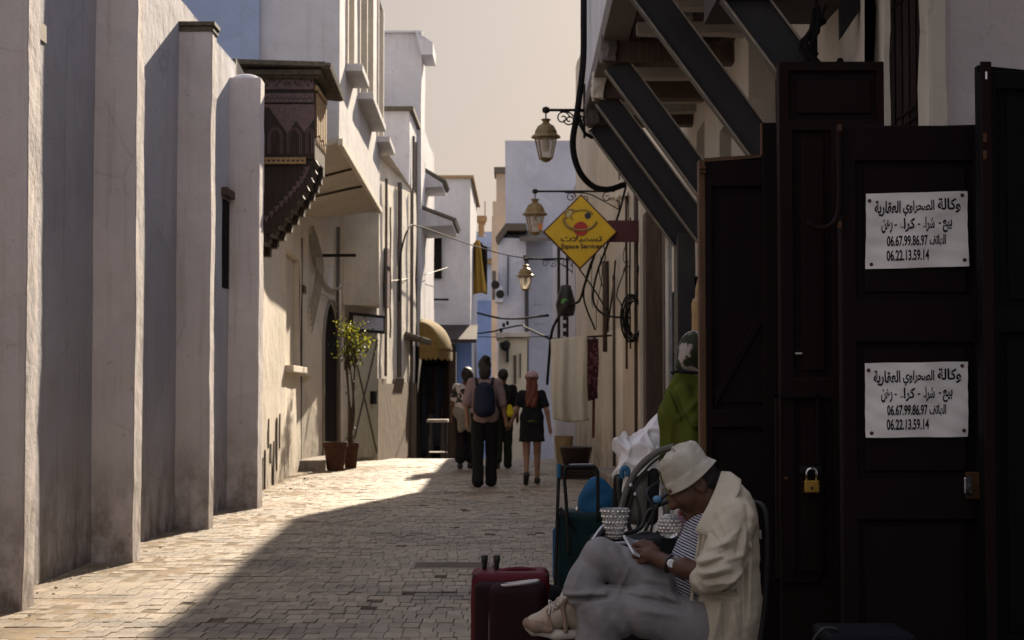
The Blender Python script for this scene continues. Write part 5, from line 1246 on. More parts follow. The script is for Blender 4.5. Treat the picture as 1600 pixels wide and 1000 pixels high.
def hood(u, v):
    i = u * (len(arc) - 1); k = int(min(i, len(arc) - 2)); p = arc[k].lerp(arc[k + 1], i - k); return p + Vector((.034 * (v) * math.sin(1.2 * u + .4), .26 * v, -.028 * v * (1 - u) + .01 * math.sin(8 * u) * math.sin(3.1 * v)))
mb.grid(hood, 30, 10); mb.build('hood', M['grey_fab'], pc_, smooth=True, thick=.012)
mb = MB(); mb.tube([p + Vector((0, -.005, 0)) for p in arc], .0145, 8).build('hood_rim', M['grey_fab'], pc_, smooth=True)
mb = MB(); mb.tube([p + Vector((.028, .004, -.014)) for p in arc], .006, 6); mb.build('hood_seam', M['dk_grey_fab'], pc_, smooth=True)
SDF().rc(at(1000, 765, YP + .06), at(1000, 800, YP + .06), .055, .05).rc(at(1008, 745, YP + .08), at(990, 800, YP + .08), .03, .06).build('canopy', M['grey_fab'], pc_, .008, disp=lambda X, Y, Z: .004 * np.sin(50 * X + 20 * Z))
SDF().rc(at(1022, 740, YP + .03), at(1018, 810, YP + .03), .025, .03).rc(at(966, 748, YP + .1), at(962, 800, YP + .1), .022, .018).build('bumper', M['blk_cloth'], pc_, .007)
mb = MB()
mb.tube(smooth_path([at(967, 745, YP), at(970, 785, YP), at(985, 830, YP), at(1000, 900, YP), at(1010, 1040, YP), at(1012, 1180, YP)], 5), .011, 7)
mb.tube(smooth_path([at(984, 758, YP - .06), at(993, 775, YP - .06), at(999, 800, YP - .08), at(994, 830, YP - .08), at(975, 846, YP - .08)], 5), .008, 7)
mb.tube(smooth_path([at(940, 826, YP - .2), at(965, 835, YP - .2), at(1000, 826, YP - .15), at(1012, 800, YP - .12), at(1040, 785, YP - .1), at(1062, 782, YP - .1)], 5), .010, 7)
mb.tube(smooth_path([at(1002, 842, YP - .2), at(1015, 815, YP - .2), at(1035, 778, YP - .2), at(1048, 770, YP - .2)], 5), .008, 7)
mb.tube([at(1030, 830, YP - .1), at(1012, 850, YP - .1), at(990, 1180, YP)], .010, 7)
mb.tube(smooth_path([at(1012, 850, YP - .2), at(1022, 800, YP - .22), at(1010, 770, YP - .2), at(1030, 752, YP - .1)], 5), .006, 6); mb.tube(smooth_path([at(1030, 836, YP - .25), at(1052, 790, YP - .2), at(1075, 770, YP - .2)], 5), .009, 6); mb.tube(smooth_path([at(975, 846, YP - .3), at(1010, 832, YP - .32), at(1060, 846, YP - .3), at(1078, 820, YP - .2)], 5), .008, 6)
mb.tube([at(925, 845, YP - .1), at(1075, 832, YP)], .012, 7); mb.tube([at(1075, 832, YP), at(1065, 1180, YP)], .012, 7)
mb.build('frame', M['black_pl'], pc_, smooth=True)
MB().tube(smooth_path([at(958, 816, 7.1), at(946, 820, 7.08), at(934, 832, 7.06), at(905, 878, 7.0), at(879, 928, 6.95), at(872, 944, 6.95)], 6), .0072, 8).build('leg_tube', M['alu'], pc_, smooth=True)
MB().tube(smooth_path([at(962, 822, 7.12), at(940, 836, 7.1), at(912, 880, 7.04), at(880, 942, 7.0)], 6), .011, 8).build('leg_pad', M['blk_cloth'], pc_, smooth=True)
MB().tube(smooth_path([at(972, 748, YP), at(972, 736, YP), at(976, 731, YP), at(981, 735, YP), at(980, 745, YP)], 5), .012, 7).build('hook', M['azure_pl'], pc_, smooth=True)
MB().lathe(at(1027, 780, YP - .2), [(0, -.02), (.018, -.012), (.02, .004), (.012, .014), (0, .016)], 12).build('knob', plain('sky_blue_plastic', (.10, .24, .42), .4), pc_, smooth=True)
for px, py in ((986, 758), (993, 772), (1019, 812), (1009, 818)): MB().lathe(at(px, py, YP - .1), [(0, -.009), (.008, -.005), (.008, .005), (0, .009)], 8).build('rivet', M['chrome'], pc_)
for px in (985, 1050):
    q = at(px, 1000, YP); MB().lathe((q.x, YP - .02, .09), [(.0, -.016), (.03, -.016), (.085, -.014), (.09, 0), (.085, .014), (.03, .016), (0, .016)], 20, Matrix.Rotation(R(90), 3, 'Y')).build('wheel', M['black_pl'], pc_)
# dark goods heap on a low box that carries the glassware
YG = 7.05; zt = at(1000, 842, YG).z
gb = thing('goods_box', 'black cloth covered box heaped with goods behind the man\'s knee', 'box', (at(1005, 900, YG).x, YG + .12, 0))
l_, r_ = at(925, 900, YG), at(1085, 900, YG)
SDF().bx(((l_.x + r_.x) / 2, YG + .13, zt / 2), ((r_.x - l_.x) / 2 - .02, .12, zt / 2 - .02), None, .02).build('cover', M['blk_cloth'], gb, .012, disp=lambda X, Y, Z: .005 * np.sin(25 * X + 13 * Z) * np.sin(18 * Z - 9 * X))
def glass():
    t = NT('cut_glass'); b = t.b; b.inputs['Transmission Weight'].default_value = .82; b.inputs['IOR'].default_value = 1.45
    return t.out((.88, .86, .84), .09, .6)
M['glass'] = glass(); M['silver'] = plain('silvered_glass', (.80, .77, .73), .16, .6, .75, var=.05, bump=0)
def knobs(mb, c, prof, rows, n, r_):
    for j in range(rows):
        t = (j + .5) / rows * (len(prof) - 1); i = int(min(t, len(prof) - 2)); f = t - i
        rr = prof[i][0] * (1 - f) + prof[i + 1][0] * f; z = prof[i][1] * (1 - f) + prof[i + 1][1] * f
        for k in range(n):
            a = 2 * math.pi * (k + .5 * (j % 2)) / n; p = c + Vector((rr * math.cos(a), rr * math.sin(a), z)); ro = r_ * min(1, rr / .05)
            vs = []; d = Vector((math.cos(a), math.sin(a), 0)); e = Vector((-math.sin(a), math.cos(a), 0)); u_ = Vector((0, 0, 1))
            ring = [p + (e * math.cos(b) + u_ * math.sin(b)) * ro for b in [2 * math.pi * q / 8 for q in range(8)]]; rg2 = [p + d * ro * .55 + (e * math.cos(b) + u_ * math.sin(b)) * ro * .6 for b in [2 * math.pi * q / 8 for q in range(8)]]
            mb.add(ring + rg2 + [p + d * ro * .8], [(q, (q + 1) % 8, 8 + (q + 1) % 8, 8 + q) for q in range(8)] + [(8 + q, 8 + (q + 1) % 8, 16) for q in range(8)])
c = at(961, 833, YG); c.z = zt
gl1 = thing('glass_bowl', 'hobnail glass bowl standing open on the black box, left of the other glass', 'bowl', c)
pr = [(.014, .0), (.028, .010), (.038, .030), (.047, .062), (.054, .095), (.060, .125)]
mb = MB().lathe(c, pr + [(.056, .125), (.043, .062), (.034, .03), (.015, .012), (0, .01)], 28); o = mb.build('bowl', M['glass'], gl1, smooth=True); mb = MB(); knobs(mb, c, pr, 7, 18, .0066); mb.build('studs', M['silver'], o, smooth=True)
c = at(1046, 838, YG); c.z = zt
gl2 = thing('glass_globe', 'round hobnail glass lamp shade lying near the man\'s chest', 'lamp shade', c)
pr = [(.014, .002), (.034, .014), (.046, .035), (.049, .052), (.045, .072), (.032, .092), (.015, .102)]
mb = MB().lathe(c, pr + [(0, .103)], 26); o = mb.build('globe', M['glass'], gl2, smooth=True); mb = MB(); knobs(mb, c, pr, 8, 16, .0062); mb.build('studs', M['silver'], o, smooth=True)
q = at(1066, 806, YG + .1); cb = thing('small_box', 'little mauve and red box wedged behind the round glass shade', 'box', q)
q.z = zt + .06; MB().box(q.x - .05, q.x + .06, q.y, q.y + .1, zt - .004, zt + .085).build('carton', plain('mauve_card', (.22, .12, .16), .6), cb, bevel=.004)
MB().box(q.x - .01, q.x + .05, q.y + .02, q.y + .08, zt + .087, zt + .105).build('lid', plain('red_card', (.22, .02, .025), .5), cb, bevel=.004)
c = at(1063, 780, YG + .22); c.z = zt - .01
gl3 = thing('glass_jar', 'clear glass jar half hidden behind the man\'s chin', 'jar', c)
MB().lathe(c, [(.04, 0), (.044, .02), (.044, .11), (.03, .14), (.03, .155), (.026, .155), (.026, .14), (.039, .105), (.039, .02), (0, .012)], 22).build('jar', M['glass'], gl3, smooth=True)
q = at(985, 846, 6.95); o = MB(); o.obox(at(978, 848, 6.93), .11, .03, .012, Matrix.Rotation(R(-4), 3, 'Y')); o.obox(at(1000, 846, 6.95), .09, .04, .006, Matrix.Rotation(R(6), 3, 'Y'))
q = o.build('metal_strip', M['alu'], None, bevel=.002); tag(q, 'pale metal strips lying on the goods just above the man\'s thigh', 'strip')

# white plastic sack
M['poly'] = plain('white_polythene', (.78, .77, .80), .4, .4, var=.05, scale=5, bump=.4, bscale=22)
YB2 = 11.3; wb = SDF(); kb = 1.2
P2 = lambda px, py, d=0: at(px, py, YB2 + d)
for (a0, a1, ad, b0, b1, bd, ra, rb_, kk) in ((1046, 664, .05, 1006, 712, 0, .085, .11, .06), (1008, 712, 0, 1004, 790, 0, .125, .15, .04), (992, 735, 0, 970, 700, -.03, .06, .035, .03), (970, 700, -.03, 957, 680, -.03, .035, .010, .02), (972, 700, -.03, 976, 678, -.02, .03, .010, .02), (985, 705, -.05, 975, 740, -.05, .05, .06, .02)):
    wb.rc(P2(a0, a1, ad), P2(b0, b1, bd), ra * kb, rb_ * kb, k=kk)
wb.rc(P2(1004, 790), (P2(1004, 790).x, YB2, .22), .17, .20, k=.05)
rw = np.random.RandomState(4); cp_ = np.array(P2(1000, 720)) + rw.uniform(-1, 1, (150, 3)) * np.array((.32, .30, .48))
def crum(X, Y, Z):
    X = X + .012 * np.sin(31 * Z + 12 * Y); Z = Z + .012 * np.sin(27 * X)
    f1 = np.full(X.shape, 9.0); f2 = np.full(X.shape, 9.0)
    for c in cp_:
        d = np.sqrt((X - c[0]) ** 2 + (Y - c[1]) ** 2 + .45 * (Z - c[2]) ** 2); f2 = np.minimum(f2, np.maximum(f1, d)); f1 = np.minimum(f1, d)
    return .75 * (f2 - f1).clip(0, .04) - .014
o = wb.build('plastic_sack', M['poly'], None, .009, disp=crum, rel=1); tag(o, 'crumpled white plastic sack beside the woman in green', 'sack')

# ------------------------------------------------------------------ people
M['skin_d'] = plain('brown_skin', (.095, .044, .028), .55, .35, var=.12, scale=20, bump=.1, bscale=260)
M['skin_l'] = plain('fair_skin', (.22, .12, .08), .55, .35, var=.1, scale=20, bump=.1, bscale=200)
M['hair_b'] = plain('black_hair', (.012, .009, .008), .55, .3, bscale=300, bump=.4); M['hair_g'] = plain('greying_hair', (.10, .09, .085), .7, .3, bscale=300, bump=.4); M['hair_r'] = plain('red_hair', (.10, .026, .013), .6, .35, bscale=220, bump=.4)
def folds(lst, Yc):
    L = []
    for x0, y0, x1, y1, wd, am in lst: L.append((at(x0, y0, Yc), at(x1, y1, Yc), wd * Yc / FPX, am))
    def f(X, Y, Z):
        o = 0
        for a, b, wd, am in L:
            ax_, az = a.x, a.z; bx_, bz = b.x - a.x, b.z - a.z; t = np.clip(((X - ax_) * bx_ + (Z - az) * bz) / (bx_ ** 2 + bz ** 2), 0, 1)
            d2 = (X - ax_ - t * bx_) ** 2 + (Z - az - t * bz) ** 2; o = o - am * np.exp(-d2 / wd ** 2) * (1 - .5 * np.abs(2 * t - 1))
        return o
    return f
# --- the seated man reading
YM = 6.6
def P(px, py, d=0.0): return at(px, py, YM + d)
man = thing('person', 'seated man in bucket hat and pale jacket, legs crossed, reading a phone', 'person', (P(1110, 980).x, YM, 0))
Hc = P(1086, 757); ang = R(33)
HM = np.array([[-math.cos(ang), 0, -math.sin(ang)], [0, -1, 0], [-math.sin(ang), 0, math.cos(ang)]])   # columns: forward, left-right, up
def H(f, l, u): return np.array(Hc) + HM @ np.array((f, l, u))
b = SDF()
b.el(H(-.002, 0, .008), (.092, .076, .104), HM).el(H(.035, 0, -.03), (.062, .058, .072), HM, k=.04)
b.rc(H(.088, -.04, .034), H(.088, .04, .034), .013, .013, k=.02)
b.rc(H(.098, 0, .018), H(.119, 0, -.024), .010, .0150, k=.014); b.rc(H(.104, -.013, -.028), H(.104, .013, -.028), .010, .010, k=.012)
for s in (-1, 1):
    b.el(H(.102, s * .033, .010), (.014, .017, .011), HM, k=.012, op=-1); b.el(H(.083, s * .033, .009), (.012, .012, .012), HM, k=.004)
    b.el(H(.062, s * .046, -.026), (.028, .024, .026), HM, k=.03); b.rc(H(-.012, s * .056, -.062), H(.072, s * .012, -.100), .024, .022, k=.03)
    b.el(H(-.012, s * .079, -.004), (.024, .010, .034), HM, k=.008); b.el(H(-.006, s * .089, -.002), (.012, .006, .020), HM, k=.006, op=-1)
b.rc(H(.099, -.020, -.058), H(.099, .020, -.058), .0075, .0075, k=.008); b.rc(H(.097, -.018, -.071), H(.097, .018, -.071), .008, .008, k=.008)
b.rc(H(.106, -.022, -.0645), H(.106, .022, -.0645), .0022, .0022, k=.005, op=-1)
b.el(H(.082, 0, -.098), (.024, .026, .020), HM, k=.02)
b.rc(H(-.03, 0, -.055), P(1138, 806), .058, .062, k=.03)
b.rc(P(1136, 810), P(1125, 960), .10, .11, k=.05); b.rc(P(1140, 812, -.15), P(1125, 810, .15), .05, .05, k=.04)
# near (left) arm, forearm, hand
b.rc(P(1148, 815, -.17), P(1114, 900, -.21), .048, .042, k=.03); b.rc(P(1114, 900, -.21), P(1068, 888, -.17), .043, .036, k=.02); b.rc(P(1068, 888, -.17), P(1040, 879, -.135), .036, .026, k=.02)
b.rc(P(1122, 815, .17), P(1090, 900, .18), .048, .042, k=.03); b.rc(P(1090, 900, .18), P(1030, 874, .07), .040, .026, k=.02)
b.rc(P(1040, 879, -.135), P(1018, 868, -.10), .027, .030, k=.02); b.rc(P(1020, 862, -.085), P(1010, 868, -.105), .026, .024, k=.015)
def finger(pts, r0, r1):
    n = len(pts) - 1
    for i in range(n): b.rc(pts[i], pts[i + 1], r0 + (r1 - r0) * i / n, r0 + (r1 - r0) * (i + 1) / n, k=.0045)
for j, (kx, ky, kd, mx, my, md, tx, ty, td) in enumerate(((1009, 854, -.085, 993, 851, -.075, 985, 857, -.055), (1006, 861, -.10, 990, 860, -.085, 984, 866, -.06), (1006, 868, -.112, 991, 870, -.095, 987, 875, -.068), (1010, 875, -.115, 998, 879, -.10, 995, 882, -.075))):
    finger([P(1018, 866 + 3 * j - 5, -.095 - .005 * j), P(kx, ky, kd), P(mx, my, md), P(tx, ty, td)], .0118, .0088)
finger([P(1026, 860, -.10), P(1017, 850, -.085), P(1006, 847, -.075), P(998, 848, -.068)], .0128, .009)     # thumb over the phone's edge
b.rc(P(1030, 874, .07), P(1012, 868, .02), .027, .027, k=.02)                                             # far hand
for j in range(4): finger([P(1012, 864 + 4 * j, .015), P(997, 862 + 5 * j, .0), P(989, 864 + 4.5 * j, -.02), P(992, 868 + 4 * j, -.036)], .0112, .0085)
finger([P(1018, 862, .03), P(1008, 852, .02), P(999, 850, .0)], .012, .009)
b.build('body', M['skin_d'], man, .0045)
SDF().el(H(-.010, 0, .006), (.094, .079, .094), HM).el(H(-.05, 0, -.04), (.055, .062, .045), HM, k=.03).build('hair', M['hair_b'], man, .006, disp=lambda X, Y, Z: .002 * np.sin(190 * X + 60 * Z) * np.sin(140 * Z + 90 * Y), clip=lambda X, Y, Z: ((X - Hc.x) * HM[0, 0] + (Z - Hc.z) * HM[2, 0]) - .012 + 0 * Y)
# hat
hatM = cloth('washed_canvas', (.50, .47, .40), .10, rough=.95)
mb = MB(); prof = [(.121, .022), (.115, .036), (.109, .054), (.103, .066), (.101, .085), (.097, .112), (.090, .138), (.078, .153), (.055, .162), (.028, .166), (.001, .168)]
def hat(u, v):
    a = 2 * math.pi * u; i = v * (len(prof) - 1); k = int(min(i, len(prof) - 2)); f = i - k
    r_ = prof[k][0] * (1 - f) + prof[k + 1][0] * f; z = prof[k][1] * (1 - f) + prof[k + 1][1] * f
    br = max(0, 1 - v * 5); cr = 1 - br
    z += -.014 * br * math.cos(a) * (1 if math.cos(a) > 0 else .2) + .008 * br * math.sin(2.5 * a + 1); r_ += .006 * br * math.sin(3 * a) - .010 * br * max(0, math.cos(a))
    dent = .006 * math.sin(3 * a + 7 * v) * cr + .004 * math.sin(7 * a - 13 * v) * cr
    r_ *= 1 + (.5 * dent / .1) * (r_ / .1); z += dent * .8 * (v > .5) - .012 * (v > .75) * (v - .75) * 4 * math.cos(a - .5)
    return Vector(H(r_ * .925 * math.cos(a) - .004, r_ * .88 * math.sin(a), .05 + (z - .05) * .90))
mb.grid(hat, 64, 40); ho = mb.build('hat', hatM, man, smooth=True, thick=.004)
mb = MB()
for v in (.045, .085, .135, .215): mb.tube([hat(k / 64, v) for k in range(65)], .0013, 4)
mb.build('hat_stitching', cloth('hat_thread', (.30, .27, .22), .1), ho)
# jacket
jm = cloth('pale_olive_cotton', (.56, .505, .40), .10, rough=.95, bump=.3)
j = SDF()
for s in (-1, 1): j.rc(P(1139, 832, s * .085), P(1139, 960, s * .10), .112, .122, k=.06)
j.rc(P(1143, 806, -.155), P(1128, 806, .15), .074, .074, k=.05); j.rc(P(1146, 790, -.08), P(1140, 790, .08), .076, .076, k=.05); j.rc(P(1132, 770, -.03), P(1128, 772, .05), .062, .062, k=.04)
j.rc(P(1135, 950, -.04), P(1120, 1060, -.06), .135, .15, k=.05)
j.rc(P(1151, 812, -.175), P(1122, 892, -.235), .077, .082, k=.016); j.rc(P(1122, 892, -.235), P(1104, 903, -.218), .082, .066, k=.02)
j.rc(P(1120, 812, .18), P(1092, 892, .20), .075, .08, k=.035)
j.rc(P(1128, 745, -.01), P(1110, 770, -.06), .05, .05, k=.015, op=-1)
j.rc(P(1100, 897, -.21), P(1060, 886, -.17), .050, .046, k=.01, op=-1)                                    # sleeve opening
fj = folds([(1162, 790, 1166, 870, 3.5, -.008), (1166, 870, 1154, 925, 3.5, -.008), (1086, 930, 1152, 931, 4, -.010), (1128, 868, 1158, 862, 4, .006), (1118, 846, 1152, 822, 3.5, .006), (1100, 908, 1140, 900, 3.5, .006), (1095, 900, 1135, 890, 3, -.006), (1086, 872, 1122, 858, 4.5, .010), (1090, 890, 1132, 880, 4.5, .009), (1104, 852, 1140, 838, 4.5, .008), (1090, 882, 1120, 868, 3, -.009), (1100, 866, 1136, 852, 3, -.008), (1120, 915, 1158, 885, 5, .009), (1112, 925, 1150, 905, 3, -.008), (1152, 870, 1165, 820, 5, .007), (1142, 860, 1158, 810, 4, -.006), (1170, 850, 1168, 960, 5, .008), (1160, 880, 1158, 985, 4, -.009), (1140, 935, 1150, 1000, 5, .009), (1120, 940, 1112, 1000, 5, .010), (1130, 935, 1130, 1000, 4, -.011), (1100, 935, 1092, 1000, 4, -.009), (1165, 780, 1182, 820, 5, .005), (1118, 800, 1140, 850, 5, .006), (1108, 830, 1120, 850, 3, -.006), (1078, 905, 1098, 928, 4, .006)], 6.45)
def dj(X, Y, Z): return 2.0 * fj(X, Y, Z) + .0035 * np.sin(33 * X + 14 * Z + 2 * np.sin(21 * Z)) * np.sin(19 * Z - 25 * Y + 2 * np.sin(17 * X)) + .0016 * np.sin(80 * X - 50 * Z) * np.sin(64 * Z + 33 * Y)
jo = j.build('jacket', jm, man, .0055, disp=dj)
def flapmesh(pts, name, thick, mat=None):
    mb = MB(); p = [P(*q) for q in [(u[0], u[1], u[2] - .014) for u in pts]]; c = sum(p, Vector()) / len(p)
    n = len(p); rings = [[c + (q - c) * f + Vector((0, -.010 * (1 - f), 0)) for q in p] for f in (1, .8, .5)]
    vs = sum(rings, []) + [c + Vector((0, -.010, 0))]
    fs = [(k, (k + 1) % n, n + (k + 1) % n, n + k) for k in range(n)] + [(n + k, n + (k + 1) % n, 2 * n + (k + 1) % n, 2 * n + k) for k in range(n)] + [(2 * n + k, 2 * n + (k + 1) % n, 3 * n) for k in range(n)]
    mb.add(vs, fs); return mb.build(name, mat or jm, jo, smooth=True, thick=thick)
flapmesh([(1128, 737, -.055), (1142, 738, -.085), (1158, 750, -.115), (1157, 765, -.15), (1143, 792, -.200), (1126, 816, -.205), (1107, 839, -.195), (1095, 834, -.185), (1086, 829, -.170), (1098, 805, -.155), (1112, 782, -.13), (1121, 757, -.085)], 'collar', .009)
mb = MB(); mb.tube(smooth_path([P(1118, 770, -.11), P(1100, 812, -.16), P(1092, 850, -.15), P(1084, 905, -.13), P(1079, 960, -.14), P(1074, 1010, -.16)], 6), .007, 7); mb.build('front_edge', jm, jo, smooth=True)
mb = MB(); mb.tube(smooth_path([P(1164, 782, -.19), P(1158, 830, -.235), P(1150, 880, -.27), P(1150, 925, -.22)], 6), .003, 5); mb.build('seam', jm, jo, smooth=True)
# striped shirt
def stripes():
    t = NT('blue_white_stripes'); co = t.co((1, 1, 1), (0, R(-24), 0))
    wv = t.n('ShaderNodeTexWave', {'Vector': co, 'Scale': 30.0, 'Distortion': 1.6, 'Detail': 1.5, 'Detail Scale': 1.2}, wave_type='BANDS', bands_direction='Z').outputs['Fac']
    c = t.mix(t.ramp(wv, .42, .56), (.018, .022, .055), (.50, .50, .54)); t.bump(t.noise(t.co(), 30, 4), .4, .01)
    return t.out(c, .9, .15)
SDF().el(P(1088, 902), (.098, .125, .150)).rc(P(1104, 830), P(1092, 880), .085, .10, k=.05).rc(P(1118, 790), P(1108, 830), .06, .08, k=.04).build('shirt', stripes(), man, .007, disp=folds([(1050, 905, 1075, 930, 4, .007), (1056, 895, 1080, 915, 3, -.006), (1062, 850, 1080, 838, 4, .006), (1055, 920, 1072, 945, 4, .006)], 6.5))
# trousers
tm = cloth('grey_flannel', (.255, .245, .25), .10, rough=.95, bump=.35)
t_ = SDF()
t_.rc(P(1098, 975, -.06), P(1098, 975, .08), .115, .115, k=.06)
t_.rc(P(1085, 975, -.09), P(1010, 955, -.085), .098, .092, k=.05); t_.rc(P(1010, 955, -.085), P(940, 953, -.08), .092, .086, k=.04); t_.rc(P(940, 953, -.08), P(924, 1100, -.07), .086, .088, k=.04)
t_.rc(P(1085, 935, .04), P(1000, 900, -.03), .096, .088, k=.008); t_.rc(P(1000, 900, -.03), P(938, 869, -.06), .088, .070, k=.008); t_.rc(P(938, 868, -.03), P(915, 905, -.065), .068, .068, k=.010); t_.rc(P(915, 905, -.065), P(912, 920, -.07), .068, .078, k=.006)
t_.rc(P(900, 945, .03), P(893, 952, .03), .060, .055, k=.008, op=-1)
ft = folds([(952, 922, 1070, 948, 5, -.014), (884, 936, 952, 931, 3.2, -.016), (880, 927, 950, 921, 3, .008), (1000, 915, 1060, 935, 5, .008), (958, 858, 985, 915, 5, .007), (972, 862, 1000, 912, 4, -.006), (950, 920, 1000, 930, 4, .006), (1010, 905, 1050, 912, 6, .007), (1024, 925, 1050, 945, 5, -.005), (905, 885, 893, 920, 6, .005), (880, 930, 945, 926, 3.5, .006), (934, 955, 950, 1000, 5, .008), (912, 955, 915, 1000, 4, -.007), (960, 962, 982, 1000, 5, .008), (972, 950, 990, 995, 4, -.007), (1042, 885, 1050, 930, 6, .006), (1056, 900, 1062, 940, 5, -.006), (985, 882, 962, 930, 3, .005), (1000, 950, 1060, 958, 5, .006)], 6.5)
t_.build('trousers', tm, man, .006, disp=lambda X, Y, Z: 1.5 * ft(X, Y, Z) + .002 * np.sin(21 * X + 30 * Z + 2 * np.sin(13 * X)) * np.sin(26 * Z - 17 * X + 12 * Y) + .0012 * np.sin(90 * X + 20 * Z) * np.sin(70 * Z))
# sneaker on the hanging foot
def Sn(px, py, d=.02): return P(px, py, d)
sd_m = plain('cream_leather', (.42, .34, .27), .6, .3, var=.12, scale=30, bscale=150); sole_m = plain('rubber_sole', (.52, .47, .42), .6, .3, var=.1); sd_g = plain('tan_suede', (.26, .19, .14), .9, .15, var=.15, bscale=200)
s1 = SDF(); s1.rc(Sn(836, 974), Sn(870, 962), .034, .045, k=.03).rc(Sn(870, 962), Sn(893, 950), .046, .052, k=.03).rc(Sn(893, 945), Sn(900, 930), .044, .040, k=.03).rc(Sn(905, 968), Sn(925, 962), .045, .045, k=.03).rc(Sn(832, 979), Sn(836, 976), .028, .03, k=.02)
so_ = s1.build('sneaker', sd_m, man, .004, clip=lambda X, Y, Z: Sn(0, 988).z + .12 * np.maximum(0, -(X - Sn(850, 0).x)) * 2 - Z)
s2 = SDF(); s2.rc(Sn(836, 986, .0), Sn(870, 992, .0), .016, .018, k=.02).rc(Sn(836, 986, .045), Sn(870, 992, .05), .016, .018, k=.02).rc(Sn(870, 992, -.01), Sn(930, 990, .0), .018, .02, k=.02).rc(Sn(870, 992, .05), Sn(930, 990, .045), .018, .02, k=.02).rc(Sn(826, 980, .02), Sn(834, 987, .02), .016, .016, k=.02); s2.build('sole', sole_m, so_, .004)
s3 = SDF(); s3.rc(Sn(826, 974, .02), Sn(838, 979, -.014), .024, .022, k=.02).rc(Sn(838, 980, -.016), Sn(858, 984, -.024), .017, .013, k=.02); s3.build('toe_cap', sd_g, so_, .004)
s3 = SDF(); s3.rc(Sn(857, 954, -.018), Sn(862, 984, -.026), .010, .008, k=.01).rc(Sn(880, 948, -.028), Sn(884, 986, -.034), .011, .009, k=.01).rc(Sn(868, 950, -.022), Sn(888, 936, -.03), .009, .009, k=.01); s3.build('overlay', sd_g, so_, .004)
mb = MB()
for k in range(5):
    x_, y_ = 858 + 6.2 * k, 951 - 4.2 * k; mb.tube(smooth_path([Sn(x_ - 1, y_ + 9, -.030), Sn(x_ + 1, y_ + 1, -.024), Sn(x_ + 1, y_ - 3, .0), Sn(x_ + 3, y_ - 2, .03)], 4), .0034, 6)
mb.tube(smooth_path([Sn(866, 944, -.01), Sn(858, 938, -.02), Sn(860, 946, -.03), Sn(868, 950, -.03)], 5), .003, 6); mb.tube(smooth_path([Sn(866, 944, -.01), Sn(872, 934, -.02), Sn(880, 936, -.03), Sn(872, 946, -.03)], 5), .003, 6)
mb.build('laces', plain('white_laces', (.55, .51, .46), .8), so_, smooth=True)
SDF().rc(Sn(896, 936), Sn(902, 918), .034, .036, k=.02).build('sock', cloth('yellowed_sock', (.42, .40, .20), .1), man, .005)
# watch and phone
wq = P(1046, 881, -.14); wd_ = (P(1040, 879, -.135) - P(1068, 888, -.17)).normalized(); side = wd_.cross(Vector((0, 0, 1))).normalized(); up_ = side.cross(wd_)
mb = MB(); mb.tube([wq + (side * math.cos(a) + up_ * math.sin(a)) * .0315 for a in [2 * math.pi * k / 24 for k in range(25)]], .0065, 6); wt = mb.build('watch', M['black_pl'], man, smooth=True)
fc = wq + Vector((.004, -.036, .004)); mm = Vector((0, -1, .25)).to_track_quat('Z', 'X').to_matrix()
MB().lathe(fc, [(.0165, -.008), (.0175, 0), (.0165, .004), (.014, .005), (0, .005)], 20, mm).build('watch_case', M['chrome'], wt, smooth=False, bevel=.001)
MB().lathe(fc + mm @ Vector((0, 0, .0056)), [(.0135, 0), (0, .0004)], 20, mm).build('watch_face', plain('white_dial', (.6, .6, .58), .4), wt)
pc2 = P(994, 857, -.045); px_ = Vector((-.80, -.35, .42)).normalized(); py_ = Vector((-.2, .9, .38)); py_ = (py_ - px_ * py_.dot(px_)).normalized(); pz_ = px_.cross(py_); pm = Matrix((px_, py_, pz_)).transposed()
ph = thing('phone', 'slim pale phone held in the seated man\'s hands', 'phone', pc2)
MB().obox(pc2, .078, .15, .009, pm).build('case', plain('white_phone', (.62, .62, .64), .35), ph, bevel=.003)
sgn = 1 if pz_.z > 0 else -1
MB().obox(pc2 + pz_ * .0049 * sgn, .070, .138, .0006, pm).build('screen', plain('phone_screen', (.30, .31, .34), .15, .5), ph)
# chairs
ch = thing('chair', 'pale edged chair with a thin black back frame under the reading man', 'chair', (P(1110, 1000).x, YM, 0)); zs = P(1080, 1003).z
q = P(1105, 1003); MB().box(q.x - .20, q.x + .20, YM - .22, YM + .22, zs - .035, zs).build('seat', plain('pale_seat', (.48, .46, .44), .5), ch, bevel=.015)
mb = MB(); bx_ = P(1187, 900).x
mb.tube(smooth_path([(q.x + .17, YM - .19, zs), (bx_ - .005, YM - .19, zs + .2), (bx_, YM - .19, P(0, 800).z), (bx_ - .02, YM, P(0, 785).z), (bx_, YM + .19, P(0, 800).z), (bx_ - .005, YM + .19, zs + .2), (q.x + .17, YM + .19, zs)], 6), .010, 8); mb.build('back_frame', M['iron'], ch, smooth=True)
for sx in (-.18, .18):
    for sy in (-.19, .19): MB().tube([(q.x + sx, YM + sy, zs - .03), (q.x + sx * 1.15, YM + sy * 1.1, .0)], .011, 8).build('leg', M['iron'], ch)
MB().tube([P(1187, 828, -.2), P(1188, 842, -.2)], .006, 6).build('chrome_clip', M['chrome'], ch)
c2 = thing('stool', 'dark navy topped stool with a curved metal tube in front of the gates', 'stool', (at(1345, 1000, 6.5).x, 6.5, 0)); zs = at(1345, 993, 6.3).z
q = at(1345, 1000, 6.5); MB().box(q.x - .16, q.x + .17, 6.3, 6.66, zs - .05, zs).build('seat', plain('navy_vinyl', (.006, .006, .011), .7, .15), c2, bevel=.02)
MB().tube(smooth_path([at(1268, 1090, 6.4), at(1270, 1010, 6.4), at(1278, 990, 6.4), at(1292, 981, 6.4), at(1310, 984, 6.4)], 6), .007, 8).build('tube', M['steel'], c2, smooth=True)
